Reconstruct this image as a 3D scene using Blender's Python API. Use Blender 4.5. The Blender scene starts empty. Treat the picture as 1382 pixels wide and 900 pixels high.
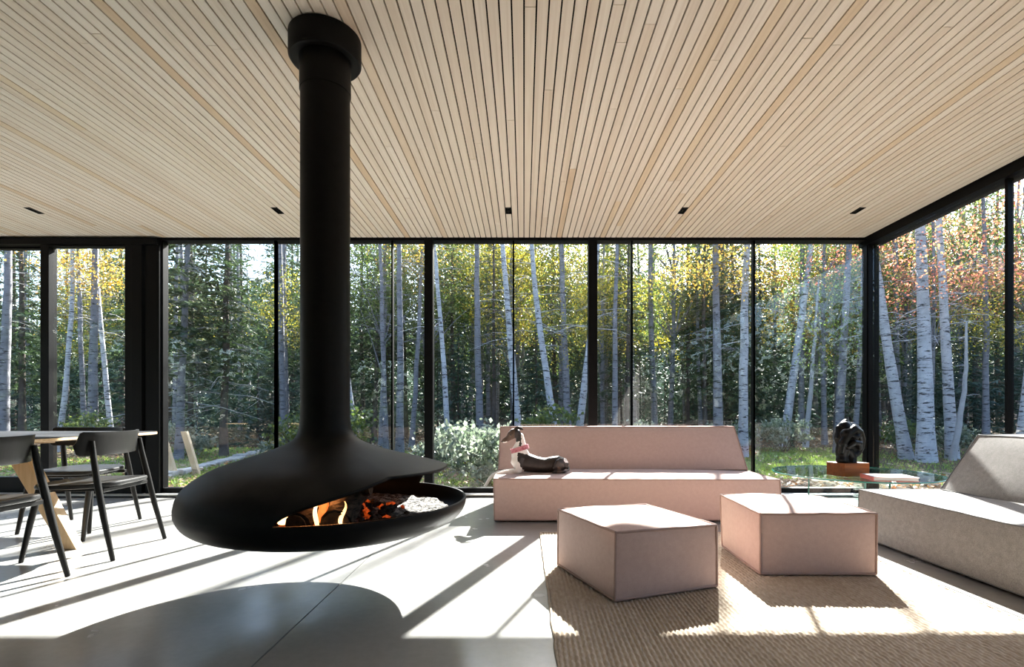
import bpy, bmesh, math, random
import numpy as np
from mathutils import Vector, Matrix, noise

R = math.radians
C = bpy.context.scene.collection
SC = bpy.context.scene

# ------------------------------------------------------------------ camera
EYE = 0.86
cam_d = bpy.data.cameras.new('camera')
cam = bpy.data.objects.new('camera', cam_d); C.objects.link(cam)
cam.location = (0, 0, EYE)
cam.rotation_euler = (R(90), 0, 0)
cam_d.sensor_width = 36
cam_d.lens = 36 * 700 / 1382
cam_d.shift_x = -16 / 1382
cam_d.shift_y = 106 / 1382
cam_d.clip_end = 400
SC.camera = cam

# ------------------------------------------------------------------ light
SUN_AZ = R(20)          # to the right of the view axis
SUN_EL = R(35.5)
w = bpy.data.worlds.new('world'); SC.world = w
w.use_nodes = True
nt = w.node_tree; nt.nodes.clear()
sky = nt.nodes.new('ShaderNodeTexSky')
sky.sky_type = 'NISHITA'
sky.sun_disc = False
sky.sun_elevation = SUN_EL
sky.sun_rotation = SUN_AZ
sky.air_density = 1.0; sky.dust_density = 1.6; sky.ozone_density = 1.2
bg = nt.nodes.new('ShaderNodeBackground'); bg.inputs[1].default_value = 0.42
wo = nt.nodes.new('ShaderNodeOutputWorld')
nt.links.new(sky.outputs[0], bg.inputs[0]); nt.links.new(bg.outputs[0], wo.inputs[0])

sd = bpy.data.lights.new('sun', 'SUN'); sd.energy = 30.0; sd.angle = R(0.55); sd.color = (1.0, 0.965, 0.92)
sun = bpy.data.objects.new('sun', sd); C.objects.link(sun)
to_sun = Vector((math.sin(SUN_AZ) * math.cos(SUN_EL), math.cos(SUN_AZ) * math.cos(SUN_EL), math.sin(SUN_EL)))
sun.rotation_euler = (-to_sun).to_track_quat('-Z', 'Y').to_euler()
sun.location = (6, 18, 14)

SC.view_settings.view_transform = 'Standard'
SC.view_settings.look = 'None'
SC.view_settings.exposure = 0.88
SC.view_settings.gamma = 1.0
SC.view_settings.use_curve_mapping = False
SC.cycles.max_bounces = 14
SC.cycles.diffuse_bounces = 7
SC.cycles.glossy_bounces = 4
SC.cycles.transmission_bounces = 8
SC.cycles.transparent_max_bounces = 24
SC.cycles.caustics_reflective = False
SC.cycles.caustics_refractive = False
SC.cycles.use_denoising = True

# ------------------------------------------------------------------ helpers
def tag(o, label=None, cat=None, group=None, kind=None):
    if label: o['label'] = label
    if cat: o['category'] = cat
    if group: o['group'] = group
    if kind: o['kind'] = kind
    return o

def empty(name, loc=(0, 0, 0), rz=0.0):
    o = bpy.data.objects.new(name, None); C.objects.link(o)
    o.empty_display_size = 0.1
    o.location = loc; o.rotation_euler = (0, 0, rz)
    return o

def thing(name, label, cat, loc=(0, 0, 0), rz=0.0, group=None):
    return tag(empty(name, loc, rz), label, cat, group)

def link(name, me, parent=None, loc=None):
    o = bpy.data.objects.new(name, me); C.objects.link(o)
    if name in ('branches', 'needles', 'leaves', 'stems'): o['kind'] = 'stuff'     # twigs and leaves too small to pick apart
    if parent: o.parent = parent
    if loc: o.location = loc
    return o

def copy_tree(o, parent=None):
    c = o.copy(); C.objects.link(c)
    if parent: c.parent = parent
    for ch in list(o.children): copy_tree(ch, c)
    return c

class MB:
    """collects geometry for ONE mesh"""
    def __init__(s): s.v = []; s.f = []
    def add(s, vs, fs):
        n = len(s.v); s.v += [tuple(p) for p in vs]; s.f += [tuple(i + n for i in q) for q in fs]; return s
    def box(s, x0, x1, y0, y1, z0, z1):
        return s.add([(x0,y0,z0),(x1,y0,z0),(x1,y1,z0),(x0,y1,z0),(x0,y0,z1),(x1,y0,z1),(x1,y1,z1),(x0,y1,z1)],
                     [(0,3,2,1),(4,5,6,7),(0,1,5,4),(1,2,6,5),(2,3,7,6),(3,0,4,7)])
    def loft(s, rings, cap=True, closed=True):
        n = len(rings[0]); b = len(s.v)
        for r in rings: s.v += [tuple(p) for p in r]
        for i in range(len(rings) - 1):
            for j in range(n if closed else n - 1):
                k = (j + 1) % n
                s.f.append((b+i*n+j, b+i*n+k, b+(i+1)*n+k, b+(i+1)*n+j))
        if cap:
            s.f.append(tuple(b + j for j in range(n))[::-1])
            s.f.append(tuple(b + (len(rings)-1)*n + j for j in range(n)))
        return s
    def tube(s, pts, rad, n=10, cap=True, flat=1.0, up=(0,0,1)):
        """rad: number or list; flat: second radius as a share of the first"""
        P = [Vector(p) for p in pts]; rings = []; prev = None
        for i, p in enumerate(P):
            t = (P[min(i+1, len(P)-1)] - P[max(i-1, 0)])
            if t.length < 1e-9: t = Vector((0,0,1))
            t.normalize()
            if prev is None:
                u = Vector(up); u = u - t * u.dot(t)
                if u.length < 1e-3: u = Vector((0,1,0)) - t * t.y
                if u.length < 1e-3: u = Vector((1,0,0)) - t * t.x
            else:
                u = prev - t * prev.dot(t)
            u.normalize(); prev = u; v = t.cross(u)
            r = rad[i] if isinstance(rad, (list, tuple)) else rad
            if isinstance(r, (list, tuple)): ra, rb = r
            else: ra, rb = r, r * flat
            rings.append([p + v * (math.cos(a)*rb) + u * (math.sin(a)*ra) for a in [2*math.pi*k/n for k in range(n)]])
        return s.loft(rings, cap)
    def loop_tube(s, pts, r, n=8):
        P = [Vector(p) for p in pts]; m = len(P); b = len(s.v)
        for i, p in enumerate(P):
            t = (P[(i+1) % m] - P[i-1]).normalized()
            u = Vector((0,0,1)); u = u - t*u.dot(t)
            if u.length < .05: u = Vector((.3,.9,.1)); u = u - t*u.dot(t)
            u.normalize(); v = t.cross(u)
            for k in range(n):
                a = 2*math.pi*k/n; s.v.append(tuple(p + v*math.cos(a)*r + u*math.sin(a)*r))
        for i in range(m):
            for k in range(n):
                i2 = (i+1) % m; k2 = (k+1) % n
                s.f.append((b+i*n+k, b+i*n+k2, b+i2*n+k2, b+i2*n+k))
        return s
    def lathe(s, prof, n=48, cx=0, cy=0):
        rings = [[(cx + r*math.cos(2*math.pi*k/n), cy + r*math.sin(2*math.pi*k/n), z) for k in range(n)] for r, z in prof]
        return s.loft(rings, cap=True)
    def ball(s, c, rx, ry, rz, n=12, m=8):
        prof = []
        rings = []
        for i in range(1, m):
            a = math.pi*i/m - math.pi/2
            rings.append([(c[0]+rx*math.cos(a)*math.cos(2*math.pi*k/n), c[1]+ry*math.cos(a)*math.sin(2*math.pi*k/n), c[2]+rz*math.sin(a)) for k in range(n)])
        return s.loft(rings, True)
    def mesh(s, name, mats, smooth=None, bevel=0, seg=2):
        me = bpy.data.meshes.new(name)
        me.from_pydata(s.v, [], s.f); me.update()
        if bevel:
            bm = bmesh.new(); bm.from_mesh(me)
            bmesh.ops.remove_doubles(bm, verts=bm.verts, dist=1e-6)
            ed = [e for e in bm.edges if len(e.link_faces) == 2 and e.calc_face_angle(0) > R(35)]
            bmesh.ops.bevel(bm, geom=ed, offset=bevel, segments=seg, affect='EDGES', profile=0.6)
            bm.to_mesh(me); bm.free()
        for m in (mats if isinstance(mats, (list, tuple)) else [mats]): me.materials.append(m)
        if smooth is not None:
            me.shade_smooth(); me.set_sharp_from_angle(angle=R(smooth))
        return me
    def build(s, name, mats, parent=None, smooth=None, bevel=0, seg=2, loc=None):
        return link(name, s.mesh(name, mats, smooth, bevel, seg), parent, loc)

def np_mesh(name, V, F, mats, smooth=False):
    """V (n,3), F (m,k) arrays"""
    me = bpy.data.meshes.new(name)
    k = F.shape[1]
    me.vertices.add(len(V)); me.vertices.foreach_set('co', np.asarray(V, np.float32).ravel())
    me.loops.add(F.size); me.loops.foreach_set('vertex_index', F.astype(np.int32).ravel())
    me.polygons.add(len(F))
    me.polygons.foreach_set('loop_start', np.arange(0, F.size, k, dtype=np.int32))
    me.polygons.foreach_set('loop_total', np.full(len(F), k, np.int32))
    me.update(calc_edges=True); me.validate()
    for m in (mats if isinstance(mats, (list, tuple)) else [mats]): me.materials.append(m)
    if smooth: me.shade_smooth()
    return me

# ------------------------------------------------------------------ materials
def mat(name, col, rough=0.5, metal=0.0, spec=0.5, coat=0.0):
    m = bpy.data.materials.new(name); m.use_nodes = True
    b = m.node_tree.nodes['Principled BSDF']
    b.inputs['Base Color'].default_value = (*col, 1)
    b.inputs['Roughness'].default_value = rough
    b.inputs['Metallic'].default_value = metal
    b.inputs['Specular IOR Level'].default_value = spec
    b.inputs['Coat Weight'].default_value = coat
    return m
def N(m, t, **kw):
    n = m.node_tree.nodes.new(t)
    for k, v in kw.items(): setattr(n, k, v)
    return n
def L(m, a, b): m.node_tree.links.new(a, b)
def bsdf(m): return m.node_tree.nodes['Principled BSDF']
def coords(m, scale=(1,1,1), obj=True):
    tc = N(m, 'ShaderNodeTexCoord'); mp = N(m, 'ShaderNodeMapping')
    mp.inputs['Scale'].default_value = scale
    L(m, tc.outputs['Object' if obj else 'Generated'], mp.inputs[0]); return mp.outputs[0]
def ntex(m, vec, scale, detail=4, rough=0.55, dist=0.0):
    n = N(m, 'ShaderNodeTexNoise'); n.inputs['Scale'].default_value = scale
    n.inputs['Detail'].default_value = detail; n.inputs['Roughness'].default_value = rough
    n.inputs['Distortion'].default_value = dist
    if vec is not None: L(m, vec, n.inputs['Vector'])
    return n.outputs['Fac']
def ramp(m, fac, stops):
    r = N(m, 'ShaderNodeValToRGB'); e = r.color_ramp.elements
    while len(e) < len(stops): e.new(0.5)
    for i, (p, c) in enumerate(stops):
        e[i].position = p; e[i].color = (*c, 1) if len(c) == 3 else c
    L(m, fac, r.inputs[0]); return r.outputs[0]
def bump(m, h, strength=0.3, dist=0.01):
    b = N(m, 'ShaderNodeBump'); b.inputs['Strength'].default_value = strength; b.inputs['Distance'].default_value = dist
    L(m, h, b.inputs['Height']); L(m, b.outputs[0], bsdf(m).inputs['Normal'])
def mixc(m, fac, a, b, mode='MIX'):
    x = N(m, 'ShaderNodeMix', data_type='RGBA', blend_type=mode)
    for s, v in ((x.inputs[0], fac), (x.inputs[6], a), (x.inputs[7], b)):
        if isinstance(v, (int, float)): s.default_value = v
        elif isinstance(v, tuple): s.default_value = (*v, 1)
        else: L(m, v, s)
    return x.outputs[2]
def math_n(m, op, a, b=0.0):
    x = N(m, 'ShaderNodeMath', operation=op)
    for s, v in ((x.inputs[0], a), (x.inputs[1], b)):
        if isinstance(v, (int, float)): s.default_value = v
        else: L(m, v, s)
    return x.outputs[0]

def mottled(name, c0, c1, scale, rough=0.5, bstr=0.2, bscale=None, bdist=0.004, stretch=(1,1,1), **kw):
    m = mat(name, c0, rough, **kw); v = coords(m, stretch)
    L(m, ramp(m, ntex(m, v, scale), [(0.3, c0), (0.7, c1)]), bsdf(m).inputs['Base Color'])
    if bstr: bump(m, ntex(m, v, bscale or scale*4), bstr, bdist)
    return m

M = {}
# polished concrete
m = mat('polished_concrete', (.3,.3,.29), .2, spec=.55); v = coords(m)
big = ntex(m, v, .9, 6, .6, .4); fine = ntex(m, v, 26, 5, .65)
c = mixc(m, .16, ramp(m, big, [(.3, (.215,.21,.20)), (.7, (.305,.30,.287))]), ramp(m, fine, [(.35, (.205,.20,.19)), (.65, (.32,.315,.30))]))
L(m, c, bsdf(m).inputs['Base Color'])
L(m, ramp(m, ntex(m, v, 3.2, 6), [(.3, (.16,)*3), (.75, (.30,)*3)]), bsdf(m).inputs['Roughness'])
bump(m, fine, .015, .001); M['concrete'] = m
# ceiling boards : pale ash, tone varies board by board
m = mat('pale_wood_slat', (.74,.6,.44), .55, spec=.3); v = coords(m, (14, .9, 14))
oi = N(m, 'ShaderNodeObjectInfo'); ge = N(m, 'ShaderNodeNewGeometry')
rnd = math_n(m, 'FRACT', math_n(m, 'ADD', oi.outputs['Random'], ge.outputs['Random Per Island']))
tone = ramp(m, rnd, [(0, (.72,.655,.57)), (.45, (.77,.72,.645)), (.68, (.71,.63,.535)), (.86, (.76,.70,.61)), (.93, (.64,.51,.37)), (1, (.70,.60,.46))])
wv = N(m, 'ShaderNodeMapping'); L(m, v, wv.inputs[0])
cmb = N(m, 'ShaderNodeCombineXYZ'); L(m, math_n(m, 'MULTIPLY', rnd, 37.0), cmb.inputs[1]); L(m, cmb.outputs[0], wv.inputs['Location'])
g = ntex(m, wv.outputs[0], 3.0, 7, .62, .8)
L(m, mixc(m, .5, tone, mixc(m, 1.0, tone, ramp(m, g, [(.25, (.72,.66,.58)), (.6, (1,1,1))]), 'MULTIPLY')), bsdf(m).inputs['Base Color'])
M['slat'] = m
M['felt'] = mat('black_felt', (.006,.006,.006), .95, spec=.1)
M['black'] = mat('black_aluminium', (.003,.003,.0035), .42, spec=.1)
M['ledge'] = mottled('pale_stone_ledge', (.40,.40,.39), (.5,.5,.48), 14, .45, .05)
M['plaster'] = mottled('white_plaster', (.80,.79,.77), (.84,.83,.81), 6, .8, .05)
M['plaster_grey'] = mottled('grey_plaster', (.30,.28,.26), (.34,.32,.30), 6, .8, .05)
M['steel_black'] = mottled('matt_black_steel', (.0040,.0038,.0038), (.0062,.0058,.0058), 30, .5, .06, 160, .001, spec=.11)
# pane : clear with mirror-like reflection by angle
def glass(name, tint, refl=1.0, rough=0.0):
    m = bpy.data.materials.new(name); m.use_nodes = True; t = m.node_tree; t.nodes.clear()
    out = t.nodes.new('ShaderNodeOutputMaterial'); mx = t.nodes.new('ShaderNodeMixShader')
    tr = t.nodes.new('ShaderNodeBsdfTransparent'); tr.inputs[0].default_value = (*tint, 1)
    gl = t.nodes.new('ShaderNodeBsdfGlossy'); gl.inputs['Roughness'].default_value = rough
    fr = t.nodes.new('ShaderNodeLayerWeight'); fr.inputs[0].default_value = .5
    pw = t.nodes.new('ShaderNodeMath'); pw.operation = 'POWER'; pw.inputs[1].default_value = 5
    mu = t.nodes.new('ShaderNodeMath'); mu.operation = 'MULTIPLY_ADD'; mu.inputs[1].default_value = .96*refl; mu.inputs[2].default_value = .04*refl
    t.links.new(fr.outputs['Facing'], pw.inputs[0]); t.links.new(pw.outputs[0], mu.inputs[0]); t.links.new(mu.outputs[0], mx.inputs[0])
    t.links.new(tr.outputs[0], mx.inputs[1]); t.links.new(gl.outputs[0], mx.inputs[2]); t.links.new(mx.outputs[0], out.inputs[0])
    return m
M['glass'] = glass('window_glass', (.93,.95,.945), .9)
M['table_glass'] = glass('clear_table_glass', (.90,.965,.945), 1.0)
M['glass_edge'] = mat('green_glass_edge', (.02,.16,.12), .08, spec=.8)
def fabric(name, c0, c1, sc=420):
    m = mat(name, c0, .92, spec=.15); v = coords(m)
    w1 = ntex(m, v, sc, 2, .7); w2 = ntex(m, v, 38, 4)
    L(m, mixc(m, .3, ramp(m, w1, [(.3, c0), (.7, c1)]), ramp(m, w2, [(.3, c0), (.7, c1)])), bsdf(m).inputs['Base Color'])
    bsdf(m).inputs['Sheen Weight'].default_value = .12
    bump(m, w1, .3, .0015); return m
M['pink'] = fabric('blush_wool', (.40,.285,.252), (.52,.385,.345))
M['pink_seam'] = fabric('blush_seam', (.27,.18,.155), (.36,.255,.225))
M['grey'] = fabric('grey_wool', (.150,.140,.132), (.315,.297,.285), 260)
M['grey_seam'] = fabric('grey_seam', (.10,.10,.10), (.16,.16,.16))
# jute
m = mat('jute', (.5,.4,.3), .95, spec=.1); v = coords(m, (60, 22, 1))
n1 = ntex(m, v, 1.0, 5, .7); n2 = ntex(m, coords(m, (9, .8, 1)), 1.0, 4)
L(m, mixc(m, .45, ramp(m, n1, [(.25, (.20,.155,.115)), (.5, (.40,.33,.26)), (.78, (.60,.525,.44))]), ramp(m, n2, [(.3, (.32,.26,.20)), (.7, (.46,.385,.31))])), bsdf(m).inputs['Base Color'])
bump(m, n1, .5, .003); M['jute'] = m
M['chair_black'] = mottled('black_stained_ash', (.006,.0058,.0056), (.010,.0095,.009), 9, .42, .05, 60, .001, (12,12,1), spec=.2)
M['chair_seat'] = mottled('black_leather', (.012,.012,.0125), (.018,.018,.018), 60, .42, .12, 300, .001, spec=.25)
M['slate_top'] = mottled('dark_grey_table_laminate', (.020,.021,.024), (.028,.029,.032), 40, .6, .03, spec=.2)
m = mottled('oak', (.50,.33,.175), (.66,.47,.28), 4, .5, .08, 20, .001, (10,10,1)); M['oak'] = m
M['oak_pale'] = mottled('weathered_pine', (.62,.47,.30), (.75,.60,.42), 4, .6, .08, 20, .001, (10,10,1))
M['block_wood'] = mottled('reddish_brown_wood', (.095,.024,.004), (.17,.050,.010), 5, .55, .05, 30, .001, (1,9,9), spec=.15)
M['bronze'] = mottled('black_bronze', (.002,.0019,.0018), (.005,.0047,.0045), 20, .38, .12, 60, .003, spec=.14)
M['paper'] = mottled('book_pages', (.72,.69,.64), (.82,.79,.75), 60, .8, .05, stretch=(1,1,20))
M['cover'] = mat('white_book_cover', (.80,.78,.77), .35)
M['cover_red'] = mat('coral_cover_edge', (.62,.15,.13), .4)
M['dog_dark'] = mottled('dark_brindle_coat', (.010,.0065,.005), (.023,.015,.012), 40, .5, .15, 240, .002)
M['dog_white'] = mottled('white_coat', (.70,.66,.62), (.80,.77,.74), 40, .6, .15, 240, .002)
M['dog_brown'] = mottled('brown_coat', (.06,.032,.02), (.10,.058,.036), 40, .55, .15, 240, .002)
M['eye'] = mat('dark_eye', (.004,.003,.003), .05, spec=.8)
M['collar_pink'] = mottled('pink_collar', (.26,.045,.07), (.55,.24,.27), 55, .7, .1)
m = mat('grey_white_ash', (.62,.60,.57), .95, spec=.05); v = coords(m)
L(m, ramp(m, ntex(m, v, 34, 6, .8), [(.43, (.012,.011,.010)), (.50, (.10,.095,.09)), (.62, (.36,.345,.33))]), bsdf(m).inputs['Base Color'])
bump(m, ntex(m, v, 60, 5), .6, .01); M['ash'] = m
m = mat('charred_log', (.03,.024,.02), .9, spec=.1); v = coords(m, (3,3,12))
L(m, ramp(m, ntex(m, v, 6, 6), [(.35, (.008,.007,.006)), (.6, (.06,.04,.028)), (.8, (.16,.11,.075))]), bsdf(m).inputs['Base Color'])
bump(m, ntex(m, v, 9, 6), .8, .01); M['char'] = m
M['char_end'] = mottled('charred_log_end', (.03,.016,.01), (.16,.08,.04), 30, .9, .4, 60, .004)
def emis(name, c0, c1, strength, scale=9):
    m = mat(name, (0,0,0), 1); v = coords(m)
    L(m, ramp(m, ntex(m, v, scale, 4), [(.3, c0), (.7, c1)]), bsdf(m).inputs['Emission Color'])
    bsdf(m).inputs['Emission Strength'].default_value = strength; return m
M['flame'] = emis('flame_orange', (1.0,.09,.01), (1.0,.34,.07), .75, 14)
M['flame_hot'] = emis('flame_yellow', (1.0,.40,.08), (1.0,.72,.34), 2.0)
M['ember'] = emis('glowing_embers', (.01,.001,.0), (1.0,.12,.015), .38, 46)
# bark
def bark(name, c0, c1, dark, mark_scale, thr, rough=.85):
    m = mat(name, c0, rough, spec=.15); v = coords(m)
    base = ramp(m, ntex(m, v, 5, 5, .65), [(.3, c0), (.7, c1)])
    marks = ramp(m, ntex(m, coords(m, (3.0, 3.0, 16)), mark_scale, 4, .7, .3), [(thr, (0,0,0)), (thr+.07, (1,1,1))])
    L(m, mixc(m, marks, base, dark), bsdf(m).inputs['Base Color'])
    bump(m, ntex(m, coords(m, (1,1,4)), 14, 5), .6, .02); return m
M['birch'] = bark('birch_bark', (.36,.365,.385), (.56,.56,.59), (.05,.045,.045), 1.7, .54)
M['grey_bark'] = bark('grey_trunk_bark', (.16,.158,.172), (.27,.265,.29), (.06,.055,.055), 1.5, .55)
M['dark_bark'] = bark('dark_conifer_bark', (.070,.056,.050), (.135,.110,.098), (.03,.024,.02), 1.2, .62)
M['dead_wood'] = bark('bleached_dead_wood', (.34,.33,.33), (.46,.45,.45), (.24,.22,.21), 1.2, .66)
# leaves : thin, light also comes through them
def leaf(name, cols, trans=.45, tr_gain=1.25):
    m = bpy.data.materials.new(name); m.use_nodes = True; t = m.node_tree; t.nodes.clear()
    out = t.nodes.new('ShaderNodeOutputMaterial'); mx = t.nodes.new('ShaderNodeMixShader'); mx.inputs[0].default_value = trans
    df = t.nodes.new('ShaderNodeBsdfDiffuse'); tr = t.nodes.new('ShaderNodeBsdfTranslucent')
    gm = t.nodes.new('ShaderNodeNewGeometry'); oi = t.nodes.new('ShaderNodeObjectInfo')
    ad = t.nodes.new('ShaderNodeMath'); ad.operation = 'ADD'
    ml = t.nodes.new('ShaderNodeMath'); ml.operation = 'MULTIPLY'; ml.inputs[1].default_value = .35
    m2 = t.nodes.new('ShaderNodeMath'); m2.operation = 'MULTIPLY'; m2.inputs[1].default_value = .65
    rp = t.nodes.new('ShaderNodeValToRGB'); e = rp.color_ramp.elements
    while len(e) < len(cols): e.new(.5)
    for i, c in enumerate(cols): e[i].position = i / max(1, len(cols)-1); e[i].color = (*c, 1)
    t.links.new(oi.outputs['Random'], ml.inputs[0]); t.links.new(gm.outputs['Random Per Island'], m2.inputs[0])
    t.links.new(ml.outputs[0], ad.inputs[0]); t.links.new(m2.outputs[0], ad.inputs[1]); t.links.new(ad.outputs[0], rp.inputs[0])
    hs = t.nodes.new('ShaderNodeHueSaturation'); hs.inputs['Value'].default_value = tr_gain; hs.inputs['Saturation'].default_value = 1.1
    t.links.new(rp.outputs[0], df.inputs[0]); t.links.new(rp.outputs[0], hs.inputs['Color']); t.links.new(hs.outputs[0], tr.inputs[0])
    t.links.new(df.outputs[0], mx.inputs[1]); t.links.new(tr.outputs[0], mx.inputs[2]); gs_ = t.nodes.new('ShaderNodeBsdfGlossy'); gs_.inputs['Roughness'].default_value = .38
    m3 = t.nodes.new('ShaderNodeMixShader'); m3.inputs[0].default_value = .05
    t.links.new(mx.outputs[0], m3.inputs[1]); t.links.new(gs_.outputs[0], m3.inputs[2]); t.links.new(m3.outputs[0], out.inputs[0])
    return m
M['needles'] = leaf('conifer_needles', [(.020,.036,.018), (.035,.058,.028), (.055,.085,.038), (.09,.12,.055)], .3)
M['needles_blue'] = leaf('young_conifer_needles', [(.03,.06,.045), (.06,.10,.075), (.10,.15,.11)], .25)
M['yellow'] = leaf('yellow_leaves', [(.18,.19,.03), (.34,.29,.045), (.46,.37,.08), (.16,.20,.045), (.12,.16,.04)])
M['orange'] = leaf('orange_leaves', [(.34,.17,.04), (.40,.25,.06), (.30,.24,.07), (.15,.16,.05), (.12,.14,.045)])
M['red'] = leaf('red_leaves', [(.46,.10,.09), (.52,.17,.13), (.46,.22,.13), (.22,.20,.07)])
M['green'] = leaf('green_leaves', [(.05,.08,.022), (.08,.125,.032), (.13,.17,.05), (.20,.22,.07)])
M['shrub'] = leaf('shrub_leaves', [(.05,.08,.045), (.13,.17,.11), (.30,.34,.26), (.46,.48,.40)], .45)
M['grass'] = leaf('lawn_grass', [(.17,.27,.05), (.26,.37,.08), (.36,.45,.13)], .5)
M['litter'] = leaf('fallen_leaves', [(.20,.12,.06), (.32,.22,.13), (.42,.33,.23), (.42,.20,.09), (.25,.20,.17)], .15)
m = mat('forest_soil', (.10,.075,.05), .95, spec=.1); v = coords(m)
L(m, ramp(m, ntex(m, v, .5, 8, .7), [(.35, (.055,.04,.028)), (.55, (.10,.075,.05)), (.7, (.085,.10,.04))]), bsdf(m).inputs['Base Color'])
bump(m, ntex(m, v, 6, 6), .8, .05); M['soil'] = m
M['stone'] = mottled('pale_stone', (.34,.33,.31), (.50,.48,.46), 8, .8, .4, 30, .01)

# ------------------------------------------------------------------ the room
HC = 2.65                   # ceiling
YW = 5.22                   # inner plane of the far glazing
YG = 5.36                   # glass plane
XR = 3.515                   # right glazing
XL, YB = -7.4, -5.2         # left and rear walls (out of frame)
def fx(px): return (px - 707) / 700 * 5.33

fl = empty('floor'); tag(fl, kind='structure')
jx = [-7.4, -6.92, -3.92, -.92, 2.08, XR + .06]
jy = [YB, -3.0, 0.0, YW - .01]
for i in range(len(jx) - 1):
    for j in range(len(jy) - 1):
        MB().box(jx[i] + .003, jx[i+1] - .003, jy[j] + .003, jy[j+1] - .003, -.1, 0).build('slab', M['concrete'], fl)
MB().box(XL, XR + .06, YB, YW, -.11, -.012).build('joint_filler', M['felt'], fl)

led = MB().box(XL, XR + .02, YW + .012, YG + .05, -.05, .030).build('trim_1', M['ledge']); tag(led, kind='structure')
gap = MB().box(XL, XR + .02, YW - .010, YW + .012, -.05, .012).build('trim_2', M['black']); tag(gap, kind='structure')

ce = empty('ceiling'); tag(ce, kind='structure')
MB().box(XL - .1, XR + .17, YB - .1, YG + .09, HC + .019, HC + .3).build('roof_slab', M['felt'], ce)
PITCH = .0555; SW = .0475
rng = random.Random(11)
xs = []; x = -.138 - PITCH * 140
while x < XR - .02:
    if x > XL + .05: xs.append(x)
    x += PITCH
unit = MB().box(-SW/2, SW/2, 0, 1, 0, .018).mesh('slat', M['slat'], bevel=None or 0)
lights_x = [-4.36, -2.165, -.138, 1.395, 2.955]
holes = {}
for lx in lights_x:
    k = min(range(len(xs)), key=lambda i: abs(xs[i] - lx)); holes[k] = xs[k]
boards = []
YF = YG - .02
for k, x in enumerate(xs):
    cuts = [-5.0, rng.uniform(-2.6, .6)]
    if rng.random() < .78: cuts.append(rng.uniform(1.9, 5.0))
    cuts.append(YF)
    if k in holes:
        cuts = [-5.0, cuts[1], 4.54, 4.685, YF]
    for a, b in zip(cuts[:-1], cuts[1:]):
        if k in holes and abs(a - 4.54) < 1e-6: continue
        boards.append((x, a, b))
vis = [b for b in boards if b[2] > 2.0 and abs(b[0]) / max(b[2], .1) < 1.08]
hid = [b for b in boards if b not in vis]
vis.sort(key=lambda b: -(b[2] - max(b[1], 2.2)) / (1 + abs(b[0])))
for (x, a, b) in vis[:298]:
    o = link('slat', unit, ce, (x, a + .0015, HC + rng.uniform(0, .0012))); o.scale = (1, b - a - .003, 1)
mb = MB()
for (x, a, b) in vis[298:] + hid: mb.box(x - SW/2, x + SW/2, a + .0015, b - .0015, HC + .0005, HC + .0185)
o = mb.build('slats_beyond_the_view', M['slat'], ce); o['kind'] = 'stuff'

# far glazing ---------------------------------------------------------------
hd = MB().box(XL, XR + .17, YG - .04, YG + .09, HC - .028, HC + .02).build('trim_3', M['black']); tag(hd, kind='structure')
hd = MB().box(XL, fx(218), YG - .10, YG + .06, HC - .085, HC - .028).build('trim_4', M['black']); tag(hd, kind='structure')
sl = MB().box(fx(218), XR + .1, YG - .02, YG + .06, .0, .078).build('trim_5', M['black']); tag(sl, kind='structure')
wn = [0]
def window_far(px0, px1, z0=.078, z1=HC - .028, g0=0, g1=0):
    wn[0] += 1
    t = empty('window_%d' % wn[0], ((fx(px0) + fx(px1)) / 2, YG, 0)); tag(t, kind='structure')
    hw = (fx(px1) - fx(px0)) / 2
    MB().box(-hw + .006 + g0, hw - .006 - g1, -.006, .006, z0 + .002, z1 - .002).build('pane', M['glass'], t)
    f = MB()
    for s in (-1, 1): f.box(s*hw - .008, s*hw + .008, -.03, .03, z0, z1)
    f.build('joint_bead', M['black'], t)
    return t
for a, b in ((219, 371), (371, 529), (529, 578), (578, 693), (693, 800), (800, 853), (853, 1018), (1018, 1171)):
    window_far(a, b)
tn = [5]
def trim(x0, x1, y0, y1, z0=0, z1=HC, m='black'):
    tn[0] += 1
    o = MB().box(x0, x1, y0, y1, z0, z1).build('trim_%d' % tn[0], M[m], bevel=.003); tag(o, kind='structure'); return o
trim(fx(573), fx(584.5), YG - .05, YG + .05, .03, HC - .01)      # steel posts
trim(fx(794), fx(806), YG - .05, YG + .05, .03, HC - .01)
trim(fx(1171), fx(1185), YG - .05, YG + .06, 0, HC)                # corner post
# sliding doors at the left
def door(n, px0, px1, dy, st=.085):
    t = empty('door_%d' % n, (fx(px0), YG + dy, 0)); tag(t, kind='structure')
    wdt = fx(px1) - fx(px0); z1 = HC - .085
    MB().box(0, st, -.035, .035, .03, z1).build('stile', M['black'], t, bevel=.003)
    MB().box(wdt - st, wdt, -.035, .035, .03, z1).build('stile', M['black'], t, bevel=.003)
    MB().box(st, wdt - st, -.035, .035, .03, .19).build('bottom_rail', M['black'], t, bevel=.003)
    MB().box(st, wdt - st, -.035, .035, z1 - .02, z1).build('top_rail', M['black'], t, bevel=.003)
    MB().box(st - .005, wdt - st + .005, -.008, .008, .185, z1 - .015).build('pane', M['glass'], t)
    return t
door(1, 61, 185, -.05)
door(2, -60, 66, .03, .11)
door(3, -190, -56, -.05)
trim(fx(183), fx(197), YG - .09, YG + .06, 0, HC - .08)
trim(fx(200), fx(218.5), YG - .07, YG + .07, 0, HC - .02)
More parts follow.
